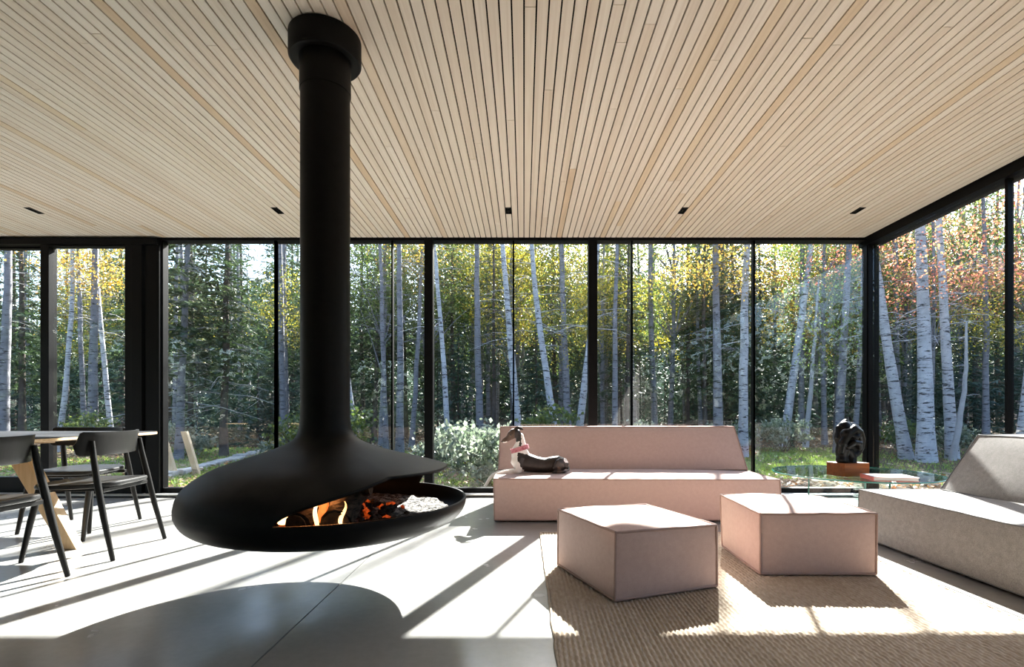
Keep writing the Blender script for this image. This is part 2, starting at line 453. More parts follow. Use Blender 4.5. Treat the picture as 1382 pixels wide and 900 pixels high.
# right glazing ---------------------------------------------------------------
hr = MB().box(XR + .0, XR + .17, YB, YG + .09, HC - .072, HC + .02).build('trim_20', M['black']); tag(hr, kind='structure')
sr = MB().box(XR + .02, XR + .14, YB, YG, -.05, .078).build('trim_21', M['black']); tag(sr, kind='structure')
YS = [YG - .05, 3.82, 2.40, .90, -.60, -2.1, -3.6, YB]
for a, b in zip(YS[:-1], YS[1:]):
    wn[0] += 1
    t = empty('window_%d' % wn[0], (XR + .06, (a + b) / 2, 0)); tag(t, kind='structure')
    h = (a - b) / 2
    MB().box(-.006, .006, -h + .006, h - .006, .08, HC - .074).build('pane', M['glass'], t)
    MB().box(-.022, .022, -h - .013, -h + .013, .078, HC - .072).build('mullion', M['black'], t)
# rear and left walls, out of the picture : grey rear shaped to dim glass reflections, plaster piers
wb = MB()
wb.box(XL, XR + .1, YB - .15, YB, 2.45, HC + .02)
for a, b in ((XL, -5.2), (-3.4, XR + .1)): wb.box(a, b, YB - .15, YB, -.05, 2.45)
o = wb.build('wall_back', M['plaster_grey']); tag(o, kind='structure')
wn[0] += 1
t = empty('window_%d' % wn[0], (-4.3, YB - .08, 0)); tag(t, kind='structure')
MB().box(-.9, .9, -.006, .006, 0, 2.45).build('pane', M['glass'], t)
MB().box(-.9, .9, -.04, .04, -.04, .05).build('bottom_frame', M['black'], t)
wl = MB()
wl.box(XL - .15, XL, YB, YG + .05, 2.45, HC + .02)
for a, b in ((YB, -4.0), (-1.5, -1.2), (4.9, YG + .05)): wl.box(XL - .15, XL, a, b, -.05, 2.45)
o = wl.build('wall_left', M['plaster']); tag(o, kind='structure')
for a, b in ((-4.0, -1.5), (-1.2, 4.9)):
    wn[0] += 1
    t = empty('window_%d' % wn[0], (XL - .08, (a + b) / 2, 0)); tag(t, kind='structure')
    MB().box(-.006, .006, -(b-a)/2, (b-a)/2, 0, 2.45).build('pane', M['glass'], t)
    MB().box(-.04, .04, -(b-a)/2, (b-a)/2, -.04, .05).build('bottom_frame', M['black'], t)

# ------------------------------------------------------------------ downlights
dl_lab = ['black slot downlight recessed in the ceiling above the dining table',
          'black slot downlight recessed in the ceiling just left of the flue pipe',
          'black slot downlight recessed in the ceiling above the dog end of the pink sofa',
          'black slot downlight recessed in the ceiling above the right end of the pink sofa',
          'black slot downlight recessed in the ceiling above the glass table by the corner']
hk = [holes[k] for k in sorted(holes)]
for x, lab in zip(hk, dl_lab):
    t = thing('recessed_downlight', lab, 'downlight', (x, 4.6125, HC), group='row of slot downlights')
    f = MB(); a, b = .0262, .0715
    f.box(-a, a, -b, -b + .006, -.002, .018); f.box(-a, a, b - .006, b, -.002, .018)
    f.box(-a, -a + .004, -b, b, -.002, .018); f.box(a - .004, a, -b, b, -.002, .018)
    f.build('frame', M['black'], t)
    MB().box(-a + .004, a - .004, -b + .006, b - .006, .012, .018).build('baffle', M['felt'], t)
    l = MB()
    for k in range(3): l.lathe([(.010, .013), (.014, .004), (.0145, .004)], 12, 0, -.04 + .04*k)
    l.build('lens', M['steel_black'], t, smooth=40)

# ------------------------------------------------------------------ suspended fireplace
PX, PY = -.952, 2.489
OX, OY = .028, .011
def lerp_prof(prof, z):
    for (r0, z0), (r1, z1) in zip(prof[:-1], prof[1:]):
        if z0 <= z <= z1:
            u = (z - z0) / (z1 - z0); return r0 + (r1 - r0) * u
    return prof[-1][0] if z > prof[-1][1] else prof[0][0]
def catmull(prof, n):
    out = []; P = [prof[0]] + list(prof) + [prof[-1]]
    for i in range(1, len(P) - 2):
        for k in range(n):
            t = k / n; q = []
            for c in (0, 1):
                p0, p1, p2, p3 = P[i-1][c], P[i][c], P[i+1][c], P[i+2][c]
                q.append(.5*(2*p1 + (-p0+p2)*t + (2*p0-5*p1+4*p2-p3)*t*t + (-p0+3*p1-3*p2+p3)*t**3))
            out.append(tuple(q))
    out.append(prof[-1]); return out
RIM = .446
low = catmull([(.02,.268), (.22,.274), (.40,.297), (.545,.332), (.608,.365), (.637,.41), (.641,RIM)], 4)
up = catmull([(.641,RIM), (.630,.495), (.592,.545), (.50,.601), (.36,.648), (.243,.686), (.166,.718), (.131,.752), (.1165,.80), (.1125,.87), (.1125,1.0)], 5)
zs_up = [RIM + (1.0 - RIM) * (k / 46) ** 1.25 for k in range(47)]
up_s = sorted(up, key=lambda p: p[1])
def gmouth(a):
    d = math.degrees(a)
    if d <= -88 or d >= 61: return 0.0
    f = min(1, (d + 88) / 42.0) ** .55
    b = min(1, (61 - d) / 14.0); b = b**.55
    return max(0.0, min(f, 1.0) * b)
def sect(r, z, a):
    k = max(0, min(1, (.80 - z) / .25)); k = k*k*(3-2*k)
    return (OX*k + r*math.cos(a), OY*k + r*math.sin(a), z)
NA = 224
fp = thing('suspended_fireplace', 'large matt black suspended fireplace hanging from the slatted ceiling over the floor', 'fireplace', (PX, PY, 0))
V = []; F = []
lo_i = []
for (r, z) in low:
    row = []
    for j in range(NA):
        a = -math.pi + 2*math.pi*j/NA; row.append(len(V)); V.append(sect(r, z, a))
    lo_i.append(row)
V.append((OX, OY, .267)); cidx = len(V) - 1
for j in range(NA):
    F.append((cidx, lo_i[0][(j+1) % NA], lo_i[0][j]))
for a_, b_ in zip(lo_i[:-1], lo_i[1:]):
    for j in range(NA):
        k = (j+1) % NA; F.append((a_[j], a_[k], b_[k], b_[j]))
cols = []
for j in range(NA):
    a = -math.pi + 2*math.pi*j/NA; g = gmouth(a); z0 = RIM + .150*g; col = []
    for k in range(36):
        z = z0 + (1.0 - z0) * (k / 35) ** 1.35
        r = lerp_prof(up_s, z) + .042 * min(1, g*1.3) * max(0, 1 - (z - z0) / .07) ** 1.0
        if k == 0 and g < 1e-4: col.append(lo_i[-1][j])
        else: col.append(len(V)); V.append(sect(r, z, a))
    cols.append(col)
for j in range(NA):
    c0, c1 = cols[j], cols[(j+1) % NA]
    for k in range(35):
        q = (c0[k], c1[k], c1[k+1], c0[k+1]); F.append(q)
mb = MB(); mb.v = V; mb.f = F
me = mb.mesh('hearth_shell', M['steel_black'])
o = link('hearth_shell', me, fp)
sm = o.modifiers.new('thick', 'SOLIDIFY'); sm.thickness = .012; sm.offset = -1
me.shade_smooth()
MB().lathe([(.1127, .965), (.1127, 2.40)], 64).build('flue_pipe', M['steel_black'], fp, smooth=40)
MB().lathe([(.108, 2.385), (.1165, 2.387), (.1165, 2.391), (.1165, 2.56), (.11, 2.561)], 64).build('flue_sleeve', M['steel_black'], fp, smooth=40)
MB().lathe([(.112, HC - .108), (.150, HC - .118), (.158, HC - .116), (.165, HC - .106), (.165, HC - .003), (.158, HC - .001)], 72).build('ceiling_collar', M['steel_black'], fp, smooth=40)

# ash, logs, flames
rng = random.Random(3)
n = 60; V = []; F = []
for i in range(n + 1):
    for j in range(n + 1):
        x = -1 + 2*i/n; y = -1 + 2*j/n; rr = math.hypot(x, y); s = max(abs(x), abs(y)) / rr if rr > 1e-6 else 1
        x *= s * .56; y *= s * .56
        z = .372 + .014*noise.noise(Vector((x*7, y*7, 3))) + .010*noise.noise(Vector((x*22, y*22, 1))) + .012*min(1, math.hypot(x, y)/.55)
        V.append((x, y, z))
for i in range(n):
    for j in range(n):
        a = i*(n+1) + j; F.append((a, a+n+1, a+n+2, a+1))
mb = MB(); mb.v = V; mb.f = F
ash = mb.build('ash_bed', M['ash'], smooth=60, loc=(PX + OX, PY + OY, 0)); tag(ash, 'pale grey ash and cinders filling the black hearth bowl', 'ash', kind='stuff')
def chunk(mb, c, s, r):
    bm = bmesh.new(); bmesh.ops.create_icosphere(bm, subdivisions=1, radius=1)
    vs = [(c[0]+v.co.x*s*r.uniform(.6, 1.2), c[1]+v.co.y*s*r.uniform(.6, 1.2), c[2]+v.co.z*s*r.uniform(.5, 1.0)) for v in bm.verts]
    fs = [tuple(v.index for v in f.verts) for f in bm.faces]; bm.free(); mb.add(vs, fs)
cb = MB(); eb = MB()
for k in range(170):
    a = rng.uniform(0, 2*math.pi); q = rng.random() ** .6
    c = (.10 + q*.30*math.cos(a), -.16 + q*.30*math.sin(a), .402 + rng.uniform(0, .03)*(1.1-q))
    if math.hypot(c[0], c[1]) > .54: continue
    chunk(cb if rng.random() < .62 else eb, c, rng.uniform(.010, .026), rng)
o = cb.build('charcoal', M['char'], loc=(PX + OX, PY + OY, 0)); tag(o, 'heap of black charcoal lumps around the fire in the hearth', 'charcoal', kind='stuff')
o = eb.build('embers', M['ember'], loc=(PX + OX, PY + OY, 0)); tag(o, 'glowing orange embers scattered below the burning logs', 'embers', kind='stuff')
def log(p0, p1, r, lab, seed):
    rg = random.Random(seed); p0 = Vector(p0); p1 = Vector(p1); d = p1 - p0
    t = thing('firewood_log', lab, 'log', (PX + OX, PY + OY, 0), group='logs in the fire')
    pts = [p0 + d*k/6 + Vector((rg.uniform(-1,1), rg.uniform(-1,1), 0))*.004 for k in range(7)]
    MB().tube(pts, [r*rg.uniform(.9, 1.08) for _ in pts], 12).build('bark', M['char'], t, smooth=50)
    for s, p in ((-1, p0), (1, p1)):
        MB().tube([p + d.normalized()*s*.0005, p + d.normalized()*s*.005], r*.86, 12).build('cut_end', M['char_end'], t, smooth=50)
log((-.26,-.40,.425), (.04,-.24,.440), .047, 'charred log lying at the front of the fire, wrapped in flames', 1)
log((.03,-.46,.415), (.08,-.16,.47), .050, 'short charred log pointing at the hearth opening with dark cut end', 2)
log((.18,-.44,.415), (.15,-.10,.52), .062, 'thick split log leaning at the right of the fire', 3)
log((-.14,-.20,.50), (.24,-.20,.53), .042, 'dark log lying across the top of the burning pile', 4)
def flame(mb, x, y, h, wd, seed):
    rg = random.Random(seed); pts = []; rad = []
    ph = rg.uniform(0, 6)
    for k in range(9):
        u = k / 8
        pts.append((x + .025*math.sin(ph + u*3.5)*u, y + .015*math.cos(ph*1.7 + u*3)*u, .415 + h*u))
        rad.append((wd*(math.sin(math.pi*min(1, .18 + u*.82))**.8)*(1 - u*.55) + .001, .5*wd*(1-u)**.7 + .0008))
    mb.tube(pts, rad, 10, up=(1, 0, 0))
fr = thing('fire', 'orange and yellow flames rising between the logs in the hearth', 'flames', (PX + OX, PY + OY, 0))
for k, (x, y, h, wd) in enumerate(((-.14,-.42,.11,.026), (-.09,-.40,.14,.030), (-.03,-.39,.17,.034), (.02,-.40,.15,.026), (.10,-.36,.17,.024), (-.19,-.45,.09,.024), (.12,-.42,.12,.014), (-.24,-.46,.07,.020), (.02,-.30,.19,.04), (-.07,-.31,.18,.036))):
    fa = MB(); flame(fa, x, y, h, wd*1.35, 20 + k); fa.build('outer_flame', M['flame'], fr, smooth=180)
for k, (x, y, h, wd) in enumerate(((-.10,-.445,.09,.017), (-.04,-.435,.13,.024), (.0,-.44,.10,.013), (.115,-.47,.11,.010), (.20,-.45,.09,.009), (-.18,-.475,.06,.013))):
    fb = MB(); flame(fb, x, y, h, wd, 50 + k); fb.build('inner_flame', M['flame_hot'], fr, smooth=180)
ld = bpy.data.lights.new('fire_glow', 'POINT'); ld.energy = 12; ld.color = (1, .36, .1); ld.shadow_soft_size = .06
lo = bpy.data.objects.new('fire_glow', ld); C.objects.link(lo); lo.location = (PX + .06, PY - .24, .56)

# ------------------------------------------------------------------ upholstery
def soft_hexa(corners, bulge, n=14, soft=.012, wrinkle=0.0, seed=0):
    """six-sided cushion; corners (8): bottom a,b,c,d then top; each face swells by bulge[face]; faces: bottom, top, then sides ab, bc, cd, da"""
    Cn = [Vector(c) for c in corners]
    quads = [(0,3,2,1), (4,5,6,7), (0,1,5,4), (1,2,6,5), (2,3,7,6), (3,0,4,7)]
    mb = MB()
    for fi, q in enumerate(quads):
        a, b, c, d = [Cn[i] for i in q]
        nr = ((b - a).cross(d - a)).normalized(); base = len(mb.v)
        for i in range(n + 1):
            for j in range(n + 1):
                # denser towards the edges
                u = .5 - .5*math.cos(math.pi*i/n); v = .5 - .5*math.cos(math.pi*j/n)
                p = a*(1-u)*(1-v) + b*u*(1-v) + c*u*v + d*(1-u)*v
                e = (1 - (2*u-1)**4) * (1 - (2*v-1)**4)
                e2 = min(1, min(u, 1-u, v, 1-v) / .04)
                off = bulge[fi]*e
                if wrinkle: off += wrinkle*e2*noise.noise(p*5.0 + Vector((seed, fi*3, 0)))*(.3 + .7*e)
                mb.v.append(tuple(p + nr*off))
        for i in range(n):
            for j in range(n):
                k = base + i*(n+1) + j; mb.f.append((k, k+n+1, k+n+2, k+1))
    return mb, Cn
EDG = [(0,1),(1,2),(2,3),(3,0),(4,5),(5,6),(6,7),(7,4),(0,4),(1,5),(2,6),(3,7)]
def cushion(name, corners, bulge, fabric_m, seam_m, parent, wrinkle=.004, seed=0, pip=.006, n=14):
    mb, Cn = soft_hexa(corners, bulge, n, wrinkle=wrinkle, seed=seed)
    me = mb.mesh(name, fabric_m)
    bm = bmesh.new(); bm.from_mesh(me); bmesh.ops.remove_doubles(bm, verts=bm.verts, dist=1e-5)
    bmesh.ops.recalc_face_normals(bm, faces=bm.faces); bm.to_mesh(me); bm.free()
    me.shade_smooth(); me.set_sharp_from_angle(angle=R(50))
    o = link(name, me, parent)
    pm = MB()
    for (i, j) in EDG:
        a, b = Cn[i], Cn[j]; k = max(8, int((b - a).length / .05)); pts = []
        for t in range(k + 1):
            u = t/k; p = a.lerp(b, u)
            wob = .0022*noise.noise(p*14 + Vector((seed, 0, 0)))
            pts.append(p + Vector((wob, wob, wob)))
        pm.tube(pts, pip, 7)
    pm.build('piping', seam_m, o, smooth=60)
    return o
def ottoman(label, cx, cy, rz, wx, wy, h, seed):
    t = thing('ottoman', label, 'ottoman', (cx, cy, .012), rz, 'pink ottomans on the rug')
    a, b = wx/2, wy/2; r = random.Random(seed); j = lambda: r.uniform(-.006, .006)
    cs = [(-a+j(),-b+j(),.008), (a+j(),-b+j(),.008), (a+j(),b+j(),.008), (-a+j(),b+j(),.008),
          (-a+j(),-b+j(),h+j()), (a+j(),-b+j(),h+j()), (a+j(),b+j(),h+j()), (-a+j(),b+j(),h+j())]
    cushion('cushion_body', cs, (0, .030, .010, .010, .010, .010), M['pink'], M['pink_seam'], t, .010, seed, .0068, 20)
    return t
ottoman('blush pink cube ottoman set askew on the rug, nearer to the fireplace', .564, 2.689, R(20.6), .565, .60, .305, 5)
ottoman('blush pink cube ottoman set square on the rug, beside the grey sofa', 1.537, 2.975, R(-1.2), .60, .565, .322, 9)

# pink sofa (seat block + leaning back)
ps = thing('sofa', 'long blush pink sofa with low seat and leaning back by the far glazing', 'sofa', (.89, 4.04, 0))
hw = 1.12
cushion('seat', [(-hw,0,.02), (hw,0,.02), (hw,.98,.02), (-hw,.98,.02), (-hw-.005,.01,.338), (hw-.01,.01,.330), (hw-.01,.98,.335), (-hw,.98,.338)], (0,.014,.012,.01,0,.012), M['pink'], M['pink_seam'], ps, .005, 21, .0055, 24)
cushion('backrest', [(-hw+.005,.60,.345), (hw-.01,.60,.345), (hw-.01,.985,.345), (-hw+.005,.985,.345), (-hw+.01,.82,.718), (hw-.04,.82,.722), (hw-.04,.985,.722), (-hw+.01,.985,.718)], (0,.006,.016,.008,.004,.008), M['pink'], M['pink_seam'], ps, .004, 22, .0055, 24)
fb_ = MB()
for sx in (-1, 1):
    for yy in (.08, .88): fb_ = MB().box(sx*(hw-.12)-.03, sx*(hw-.12)+.03, yy, yy+.06, 0, .024).build('foot', M['black'], ps)
# grey sofa along the right glazing
gs = thing('sofa', 'pale grey wool sofa with leaning back along the right glazing', 'sofa', (2.28, 3.54, 0))
Lg = 2.35
cushion('seat', [(0,-Lg,.02), (1.0,-Lg,.02), (1.0,0,.02), (0,0,.02), (.005,-Lg,.333), (1.0,-Lg,.338), (1.0,-.005,.338), (.005,-.005,.333)], (0,.012,.01,0,.012,.012), M['grey'], M['grey_seam'], gs, .005, 31, .0042, 24)
cushion('backrest', [(.50,-Lg,.345), (1.04,-Lg,.345), (1.04,-.08,.345), (.50,-.08,.345), (.745,-Lg,.712), (1.04,-Lg,.712), (1.04,-.085,.712), (.745,-.085,.706)], (0,.006,.006,.004,.008,.016), M['grey'], M['grey_seam'], gs, .004, 32, .0042, 24)
for sx in (.08, .86):
    for yy in (-Lg + .1, -.16): MB().box(sx, sx+.06, yy, yy+.06, 0, .024).build('foot', M['black'], gs)

# rug : braided ribs running towards the glazing
RX0, RX1, RY0, RY1 = .12, 2.035, .70, 3.67
P = .0195; nr = int((RX1 - RX0) / P); ny = 300; prof = [(0, 0), (.22, .75), (.5, 1), (.78, .75)]
xs_r = []; hs = []; ph = []
rr = np.random.default_rng(4)
for k in range(nr):
    for (u, hgt) in prof: xs_r.append(RX0 + (k + u)*P); hs.append(hgt); ph.append(k)
xs_r.append(RX0 + nr*P); hs.append(0); ph.append(nr)
xs_r = np.array(xs_r); hs = np.array(hs); ph = np.array(ph)
ys_r = np.linspace(RY0, RY1, ny + 1)
off = rr.uniform(0, 6.28, nr + 1)[ph]; amp = rr.uniform(.8, 1.15, nr + 1)[ph]
Y, X = np.meshgrid(ys_r, xs_r, indexing='ij')
Z = .004 + hs[None, :]*(.0068*amp[None, :] + .0022*np.sin(2*np.pi*ys_r[:, None]/.046 + off[None, :])) + rr.normal(0, .0004, X.shape)
Xw = X + .0018*np.sin(2*np.pi*ys_r[:, None]/.046 + off[None, :] + 1.3)*hs[None, :] + .004*np.sin(ys_r[:, None]*3.1)
Vr = np.stack([Xw, Y, Z], -1).reshape(-1, 3); nx = len(xs_r)
I, J = np.meshgrid(np.arange(ny), np.arange(nx - 1), indexing='ij')
q = (I*nx + J).ravel(); Fr = np.stack([q, q+1, q+nx+1, q+nx], -1)
rug = link('rug', np_mesh('rug', Vr, Fr, M['jute'], True)); tag(rug, 'braided natural jute rug under the two pink ottomans', 'rug')
bd = MB()
for pts in ([(RX0-.004, RY0, .006), (RX0-.004, RY1, .006)], [(RX1+.002, RY0, .006), (RX1+.002, RY1, .006)], [(RX0-.004, RY1, .006), (RX1+.002, RY1, .006)], [(RX0-.004, RY0, .006), (RX1+.002, RY0, .006)]):
    a, b = Vector(pts[0]), Vector(pts[1]); bd.tube([a.lerp(b, k/40) + Vector((.002*math.sin(k*1.9), .002*math.cos(k*2.3), 0)) for k in range(41)], [.0062 + .001*math.sin(k*2.1) for k in range(41)], 6)
bd.build('bound_edge', M['jute'], rug, smooth=60)

# ------------------------------------------------------------------ dining group
TZ = .72
tb = thing('dining_table', 'boat-shaped dining table with dark grey top, oak edge and slanting oak legs', 'table', (-3.33, 2.56, 0))
def boat(o, n=24):
    pts = []
    for k in range(n + 1):
        y = -1.26 + 2.52*k/n; pts.append((.715 + o - .085*(y/1.26)**2, y + (o if k == n else -o if k == 0 else 0)))
    return pts + [(-x, y) for x, y in reversed(pts)]
b0 = boat(0); b1 = boat(.0)
MB().loft([[(x, y, TZ - .006) for x, y in b0], [(x, y, TZ) for x, y in b0]]).build('table_top', M['slate_top'], tb, smooth=30)
MB().loft([[(x*.97, y*.985, TZ - .026) for x, y in b0], [(x, y, TZ - .020) for x, y in b0], [(x, y, TZ - .0062) for x, y in b0]]).build('edge_band', M['oak'], tb, smooth=30)
for yy in (.71, -.61):
    for s in (-1, 1):
        top = Vector((s*.10, yy, TZ - .03)); bot = Vector((s*.49, yy, 0))
        def ring(p, wx, wy): return [(p.x - wx, p.y - wy, p.z), (p.x + wx, p.y - wy, p.z), (p.x + wx, p.y + wy, p.z), (p.x - wx, p.y + wy, p.z)]
        MB().loft([ring(bot, .045, .03), ring(top, .062, .04)]).build('leg', M['oak'], tb, bevel=.004)
    MB().box(-.34, .34, yy - .04, yy + .04, TZ - .055, TZ - .026).build('top_rail', M['oak'], tb, bevel=.003)
MB().box(-.03, .03, -.57, .67, TZ - .12, TZ - .055).build('stretcher', M['oak'], tb, bevel=.003)

def make_chair(label):
    t = thing('dining_chair', label, 'chair', group='black dining chairs')
    # seat : rounded trapezoid, slightly dished
    def outline(s):
        pts = []
        n = 40
        for k in range(n):
            a = 2*math.pi*k/n; ca, sa = math.cos(a), math.sin(a)
            e = 2/4.2
            x = abs(ca)**e*(1 if ca > 0 else -1); y = abs(sa)**e*(1 if sa > 0 else -1)
            pts.append((x*(.235 + .018*y)*s, y*.225*s + .0))
        return pts
    rings = []
    for s, z in ((.90, .408), (.985, .412), (1.0, .420), (1.0, .430), (.985, .437), (.9, .436), (.6, .430), (.2, .426)):
        rings.append([(x, y, z + (.012*max(0, -y/.225 - .2))) for x, y in outline(s)])
    MB().loft(rings).build('seat', M['chair_seat'], t, smooth=40)
    fr = MB()
    for s in (-1, 1): fr.box(s*.165 - .010, s*.165 + .010, -.15, .13, .392, .411)
    fr.box(-.20, .20, .135, .16, .388, .411); fr.box(-.215, .215, -.18, -.155, .388, .411)
    fr.build('seat_frame', M['chair_black'], t, bevel=.003)
    for s in (-1, 1):
        MB().tube([(s*.243, .235, 0), (s*.243, .234, .006), (s*.226, .20, .22), (s*.208, .165, .412)], [.011, .0125, .0165, .0175], 12).build('leg', M['chair_black'], t, smooth=50)
    for s in (-1, 1):
        MB().tube([(s*.264, -.262, 0), (s*.2635, -.260, .006), (s*.250, -.205, .24), (s*.240, -.165, .44), (s*.228, -.135, .60), (s*.222, -.125, .69)], [.011, .0125, .0165, .0185, .0165, .012], 12).build('leg', M['chair_black'], t, smooth=50)
    # curved backrest band
    n = 28; inner = []; outer = []
    mb = MB(); rings = []
    for k in range(n + 1):
        u = -1 + 2*k/n; x = .272*math.sin(u*1.25)/math.sin(1.25); y = -.150 + .115*(1 - math.cos(u*1.25))/(1 - math.cos(1.25))*.75
        hh = .070*(1 - .0*u*u); e = max(0, (abs(u) - .86) / .14); hh *= math.sqrt(max(.03, 1 - e*e*.97))
        nx_, ny_ = math.sin(u*.8), -math.cos(u*.8); th = .0085*(1 - .4*e)
        zc = .672 + .004*u*u; lean = .010
        ring = []
        for (sg, zz) in ((1, -1), (1, -.5), (1, 0), (1, .5), (1, 1), (-1, 1), (-1, .5), (-1, 0), (-1, -.5), (-1, -1)):
            ring.append((x + nx_*th*sg, y + ny_*th*sg - lean*zz, zc + hh*zz))
        rings.append(ring)
    mb.loft(rings).build('backrest', M['chair_black'], t, smooth=40, bevel=.003)
    return t
ch = make_chair('black dining chair at the long side of the table, whole in view beside the fireplace')
ch.location = (-2.665, 3.228, 0); ch.rotation_euler = (0, 0, R(96.8))
c2 = copy_tree(ch); c2.location = (-2.642, 2.445, 0); c2.rotation_euler = (0, 0, R(91))
c2['label'] = 'black dining chair nearest the camera, beside the table, cut by the picture edge'
c3 = copy_tree(ch); c3.location = (-3.33, 3.89, 0); c3.rotation_euler = (0, 0, R(183))
c3['label'] = 'black dining chair at the far end of the table, facing the room'

# ------------------------------------------------------------------ glass table, sculpture, book
GX, GY, GR, GZ = 2.86, 4.50, .635, .335
gt = thing('glass_side_table', 'round clear glass low table in the corner behind the grey sofa', 'table', (GX, GY, 0))
MB().lathe([(GR - .003, GZ - .012), (GR - .001, GZ), (.01, GZ + .0002)], 96).build('table_top', M['table_glass'], gt, smooth=30)
em = MB(); pts = [(GR*math.cos(2*math.pi*k/96), GR*math.sin(2*math.pi*k/96), GZ - .006) for k in range(96)]
em.loop_tube(pts, .0058, 8).build('polished_edge', M['glass_edge'], gt, smooth=60)
for a in (R(250), R(10), R(130)):
    ux, uy = math.cos(a), math.sin(a); px, py = -uy*.006, ux*.006
    pl = MB()
    q0 = [(ux*.02+px, uy*.02+py), (ux*.36+px, uy*.36+py), (ux*.36-px, uy*.36-py), (ux*.02-px, uy*.02-py)]
    pl.loft([[(x, y, 0) for x, y in q0], [(x, y, GZ - .013) for x, y in q0]]).build('glass_leg', M['table_glass'], gt)
    MB().box(-.004, .004, -.007, .007, 0, GZ - .013).build('leg_edge', M['glass_edge'], gt, loc=(ux*.365, uy*.365, 0)).rotation_euler = (0, 0, a)

# sculpture on its block
SX, SY = 2.685, 4.30
st = thing('sculpture', 'black abstract knotted sculpture on a reddish wooden block on glass table', 'sculpture', (SX, SY, GZ + .001), R(14))
MB().box(-.125, .125, -.09, .09, 0, .108).build('wooden_block', M['block_wood'], st, bevel=.004)
def remesh(mb, name, mats, vox, smooth=2, parent=None, loc=None):
    me = mb.mesh(name + '_src', mats); o = bpy.data.objects.new(name, me); C.objects.link(o)
    md = o.modifiers.new('r', 'REMESH'); md.mode = 'VOXEL'; md.voxel_size = vox
    if smooth:
        s = o.modifiers.new('s', 'SMOOTH'); s.iterations = smooth; s.factor = .5
    dg = bpy.context.evaluated_depsgraph_get()
    nm = bpy.data.meshes.new_from_object(o.evaluated_get(dg)); nm.name = name
    bpy.data.objects.remove(o); bpy.data.meshes.remove(me)
    nm.materials.clear()
    for m in (mats if isinstance(mats, (list, tuple)) else [mats]): nm.materials.append(m)
    nm.shade_smooth()
    return link(name, nm, parent, loc)
sb = MB()
sb.tube([(-.045,0,.10), (-.055,0,.16), (-.05,0,.22), (-.03,0,.30)], [.045,.040,.05,.06], 14)
sb.tube([(.02,-.01,.10), (.03,-.01,.15), (.0,0,.21)], [.048,.038,.045], 14)
sb.ball((-.005,.01,.315), .098,.08,.112, 20, 14)
sb.ball((.03,.01,.235), .065,.055,.07, 16, 10)
sb.ball((-.05,.01,.20), .045,.05,.10, 16, 10)
sb.tube([(-.095,-.03,.20), (-.10,-.05,.27), (-.07,-.07,.35), (-.01,-.075,.385), (.05,-.06,.36), (.09,-.04,.30), (.10,-.02,.235), (.075,-.02,.185), (.04,-.03,.165)], [.022,.030,.034,.034,.034,.036,.036,.030,.022], 12)
sb.tube([(-.07,-.055,.23), (-.02,-.085,.28), (.03,-.085,.27), (.06,-.06,.22)], [.018,.026,.026,.018], 10)
for c_, r_ in (((-.10,-.05,.27),.034), ((-.07,-.055,.345),.045), ((.0,.02,.425),.036), ((.055,.02,.405),.036), ((.10,-.02,.30),.042), ((-.03,.0,.40),.05), ((.05,-.01,.37),.055), ((-.095,-.03,.20),.024), ((-.06,.0,.13),.046)): sb.ball(c_, r_, r_, r_, 14, 10)
sb.tube([(-.05,-.06,.34), (.0,-.085,.32), (.05,-.07,.35), (.06,-.02,.40)], [.016,.022,.024,.02], 10)
sb.tube([(-.085,.0,.30), (-.06,.02,.39), (.0,.02,.435), (.05,.02,.40)], [.026,.034,.034,.03], 12)
sb.tube([(.05,.03,.40), (.105,.02,.33), (.125,.01,.25), (.105,.0,.20)], [.022,.028,.030,.018], 10)
remesh(sb, 'bronze_form', M['bronze'], .0045, 5, st)

bk = thing('book', 'white hardback book with coral edges lying on the glass table', 'book', (2.83, 4.02, GZ + .0015), R(-12))
MB().box(-.155, .155, -.115, .115, 0, .004).build('back_cover', M['cover_red'], bk)
MB().box(-.15, .15, -.11, .112, .004, .026).build('page_block', M['paper'], bk)
MB().box(-.155, .155, -.115, .115, .026, .0285).build('cover_edge', M['cover_red'], bk)
MB().box(-.155, .155, -.115, .115, .0285, .031).build('front_cover', M['cover'], bk)
MB().box(-.158, -.150, -.115, .115, .0, .031).build('spine', M['cover_red'], bk)

# ------------------------------------------------------------------ the dog
DY = 4.40
def dz(zx, zy, dy=0.0):
    k = (DY + dy) / 700
    return Vector(((640 + zx/8.573 - 707)*k, DY + dy, EYE - (9 + zy/8.573)*k))
dg_ = thing('dog', 'slim dark and white greyhound-type dog lying on the left end of pink sofa', 'dog', (0, 0, 0))
u = .000733       # metres per unit of the dog drawing
def T(mb, L_, n=14):
    """L_: list of (x, y, dy, half-height, half-width) in drawing units"""
    pts = [dz(a, b, c) for a, b, c, _, _ in L_]
    mb.tube(pts, [(h*u, w_*u) for _, _, _, h, w_ in L_], n)
db = MB()
# trunk : deep chest to tucked loin and rounded haunch
T(db, [(430,470,0,40,40), (480,480,0,88,62), (540,500,0,108,80), (620,510,0,108,86), (720,530,0,92,80), (820,540,0,84,74), (900,530,0,92,80), (980,520,0,94,84), (1050,530,0,70,64), (1085,545,0,30,30)], 20)
# neck and skull, muzzle
T(db, [(545,480,0,112,70), (532,410,0,104,60), (525,345,0,86,50), (537,275,0,56,42), (525,205,0,49,40), (475,168,0,46,40)], 18)
T(db, [(530,165,0,28,26), (495,160,0,52,46), (455,170,0,58,50), (425,195,0,50,42), (395,225,0,34,28), (360,248,0,31,24), (337,258,0,26,20), (325,262,0,17,14)], 16)
